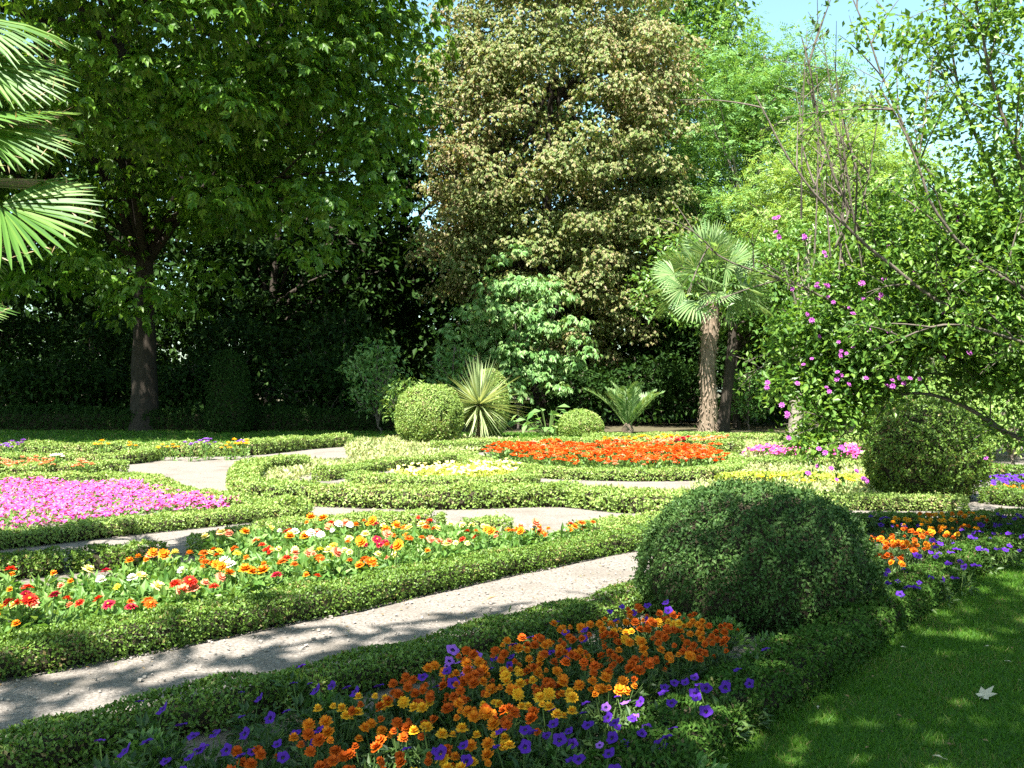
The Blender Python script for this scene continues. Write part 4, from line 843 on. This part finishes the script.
# scarlet orange bed: each plant is one mesh at this distance
def bunch(name,group,colours,spread,h,nb,rb,leafn,label):
    root=thing(name,label,'flower',(0,0,-50),group); fb=MB(); mb=MB()
    U=rdir(leafn); U[:,2]=np.abs(U[:,2]); P=U*(R.uniform(.3,1,leafn)**.6)[:,None]*np.array([spread,spread,h*.85]); fb.leaf(P,unit(U+rdir(leafn)*.6),unit(rdir(leafn)*.7+np.array([0,0,1])),.10,.055)
    for i in range(nb):
        a=i*2.399; r=spread*math.sqrt((i+.4)/nb); t=np.array([cos(a)*r,sin(a)*r,h*R.uniform(.75,1.08)]); n=6; tilt=R.normal(0,.25,2); fb.tube(bez((t[0]*.2,t[1]*.2,0),t,.02,4),[.008,.007,.006,.006],4)
        for l in range(2):
            for k in range(n):
                b=k*2*pi/n+i+l*.5; mb.leaf(t[None],unit(np.array([cos(b)+tilt[0],sin(b)-.1+tilt[1],.25+.55*l]))[None],np.array([[0,-.2,1.]]),rb*(1-.2*l)*R.uniform(.85,1.15),rb*.75,i%len(colours))
    fb.build('foliage',[M['zin_leaf']],root); mb.build('blossoms',[PET[c] for c in colours],root); return root
def again(src,used,key):
    if key not in used: used.add(key); return src
    return copy_thing(src,(0,0,0),0,src['label'])
OP=poly_px([(486,449),(520,454.5),(560,459),(610,461.5),(660,462),(700,460.5),(722,455),(716,450),(690,446),(620,444.5),(540,444),(500,445)],.3)
proto=[bunch('scarlet_bedding_plant','scarlet orange plants in the oval bed',['scarlet orange','scarlet orange','deep orange','salmon'][:int(R.integers(2,5))],.24,.33,6+i%2,.078,64,'x') for i in range(4)]+[bunch('scarlet_bedding_plant','scarlet orange plants in the oval bed',['salmon','scarlet orange'],.24,.31,6,.08,60,'x')]
used=set()
for (x,y) in poisson(OP,.30,190):
    i=int(R.integers(0,4)) if R.uniform()>.14 else 4
    z='along the front of the oval bed' if y<19.6 else ('in the middle of the oval bed' if y<21.3 else 'along the back of the oval bed')
    px=CX+x/y*F; z2='yucca side' if px<590 else 'palm side'
    o=again(proto[i],used,i)
    o.location=(x,y,.004); o.rotation_euler=(0,0,R.uniform(0,6)); s=R.uniform(.75,1.25); o.scale=(s,s,s); o['label']=f'{"salmon red" if i==4 else "scarlet orange"} bedding plant {z}, on its {z2}'
for i,p in enumerate(proto):
    if i not in used: [bpy.data.objects.remove(q) for q in [*p.children,p]]
def scatter(pts,name,colour,label,group,spread=.16,h=.28,nb=5,rb=.07):
    pr=None
    for (a,b) in pts:
        p=G(a,b,h)
        if pr is None: pr=bunch(name,group,[colour],spread,h,nb,rb,34,label); o=pr
        else: o=copy_thing(pr,(0,0,0),0,label)
        o.location=(p[0],p[1],.004); o.rotation_euler=(0,0,R.uniform(0,6)); s=R.uniform(.85,1.2); o.scale=(s,s,s)
scatter([(5,463),(15,461),(25,462),(38,461),(48,463),(8,459),(30,458),(78,463),(84,464),(-10,462)],'bedding_plant','salmon','salmon orange plant in the small patch behind the pink bed','salmon plants behind the pink bed')
scatter([(61,453),(57,454)],'bedding_plant','white','white plant between the hedges near the wide gravel','white plants near the wide gravel')
scatter([(132,443.5),(162,444.5),(172,444.5),(226,444),(236,443.6),(244,443.6),(100,445)],'bedding_plant','golden yellow','yellow plant behind the long hedge beyond the wide gravel','yellow plants behind the long hedge',.16,.37,4,.07)
scatter([(205,443),(210,442.5),(241,440.5),(5,444),(12,444.5),(20,445),(190,444)],'bedding_plant','light violet','violet plant behind the long hedge beyond the wide gravel','violet plants behind the long hedge',.16,.40,4,.07)
scatter([(610,436.5),(625,436.5),(640,436.5),(655,437),(670,437),(700,437),(715,437)],'bedding_plant','golden yellow','yellow plant at the far end of the beds near the fan palm','yellow plants near the fan palm',.25,.36,6,.09)
scatter([(655,441),(662,442),(668,440),(720,438),(705,440),(690,437)],'bedding_plant','salmon','salmon plant at the foot of the tall fan palm','salmon plants near the fan palm',.25,.36,6,.09)
scatter([(676,437),(682,436)],'bedding_plant','crimson','crimson plant left of the tall fan palm trunk','crimson plants near the fan palm',.25,.42,6,.10)
scatter([(770,479),(805,479),(845,481)],'bedding_plant','yellow','yellow plant along the yellow green hedge near the round bush','yellow plants along the yellow green hedge',.2,.22,5,.06)

# ------------------------------------------------------------------ fallen leaves
def fallen(label,px,py,size,mat,rz,maple=False):
    mb=MB(); p=G(px,py,.03)
    if maple:      # three pointed lobes and a stalk
        for a,l in ((0,1),(.85,.8),(-.85,.8),(1.9,.5),(-1.9,.5)):
            D=np.array([cos(a),sin(a),.06]); mb.leaf(np.zeros((1,3)),D[None],np.array([[0,0,1.]]),size*l,size*.42,0,fold=.12,bend=-.06)
        mb.tube([(0,0,0),(-size*.3,0,.004),(-size*.7,size*.08,.0)],[.0018,.0015,.0012],4)
    else:
        mb.leaf(np.zeros((1,3)),np.array([[1.,0,.1]]),np.array([[0,0,1.]]),size,size*.5,0,fold=.2,bend=.1); mb.tube([(0,0,0),(-size*.15,0,.002),(-size*.3,0,0)],[.0015,.0012,.001],4)
    o=mb.build('fallen_leaf',mat,loc=(p[0],p[1],.036)); o.rotation_euler=(R.normal(0,.15),R.normal(0,.15),rz); return tag(o,label,'leaf','fallen leaves on the grass and paths')
fallen('large pale lobed leaf lying alone on the dark lawn',984,697,.085,M['dead'],.4,True)
fallen('small tan leaf lying on the lawn near the pale lobed leaf',944,760,.05,M['dead'],2.6)
fallen('tiny pale leaf on the lawn beside the hedge end near the viewer',818,709,.03,M['dead'],1.2)
fallen('tiny pale leaf on the lawn below the hedge, in a sunny patch',986,647,.04,M['dead'],.3)
fallen('brown leaf lying on the near gravel path',486,601,.09,M['dead_b'],.2)
fallen('small brown leaf on the lawn between the hedge and the pale lobed leaf',872,678,.035,M['dead_b'],.9)

for lab,a,b,z,m in (('pale curled leaf on the lawn nearer the hedge than the lobed leaf',905,648,.03,'dead'),('tiny brown leaf lying at the foot of the lawn hedge',845,696,.03,'dead_b'),('small brown leaf at the sunny edge of the lawn near its far corner',1000,600,.04,'dead_b'),('small tan leaf on the lawn behind the lobed leaf',1006,662,.03,'dead'),('tiny brown leaf on the lawn close to the viewer',868,748,.025,'dead_b'),('tan leaf on the near gravel path beside the hedge',250,660,.04,'dead'),('brown leaf on bare soil in front of the dome bush',700,668,.05,'dead_b')):
    fallen(lab,a,b,z,M[m],R.uniform(0,6))
# ------------------------------------------------------------------ light, sky, camera
SUN_EL,SUN_AZ=57.0,201.0      # azimuth clockwise from the viewing direction (+y)
d=np.array([sin(radians(SUN_AZ))*cos(radians(SUN_EL)),cos(radians(SUN_AZ))*cos(radians(SUN_EL)),sin(radians(SUN_EL))])
sun=bpy.data.lights.new('sun','SUN'); sun.energy=5.0; sun.angle=radians(.53); sun.color=(1,.955,.88)
so=bpy.data.objects.new('sun',sun); COL.objects.link(so)
from mathutils import Vector
so.rotation_euler=Vector(-d).to_track_quat('-Z','Y').to_euler()
w=bpy.data.worlds.new('World'); scene.world=w; w.use_nodes=True; nt=w.node_tree; bg=nt.nodes['Background']
sky=nt.nodes.new('ShaderNodeTexSky'); sky.sky_type='NISHITA'; sky.sun_disc=False; sky.sun_elevation=radians(SUN_EL); sky.sun_rotation=radians(SUN_AZ); sky.air_density=1.0; sky.dust_density=1.6; sky.ozone_density=1.0
tint=nt.nodes.new('ShaderNodeMixRGB'); tint.blend_type='MULTIPLY'; tint.inputs[0].default_value=1; tint.inputs[2].default_value=(1.18,1.40,1.2,1)   # hazy cyan summer sky
nt.links.new(sky.outputs[0],tint.inputs[1]); nt.links.new(tint.outputs[0],bg.inputs[0]); bg.inputs[1].default_value=.055
cam=bpy.data.cameras.new('camera'); co=bpy.data.objects.new('camera',cam); COL.objects.link(co); co.location=(0,0,EYE); co.rotation_euler=(radians(90),0,0)
cam.sensor_width=36; cam.lens=36*F/1024; cam.shift_y=(HY-384)/1024; cam.clip_end=1200; cam.clip_start=.05
scene.camera=co
vs=scene.view_settings; vs.view_transform='Standard'; vs.look='None'; vs.gamma=1; vs.exposure=2.4; vs.use_curve_mapping=False
scene.cycles.max_bounces=8; scene.cycles.transmission_bounces=4; scene.cycles.use_denoising=False
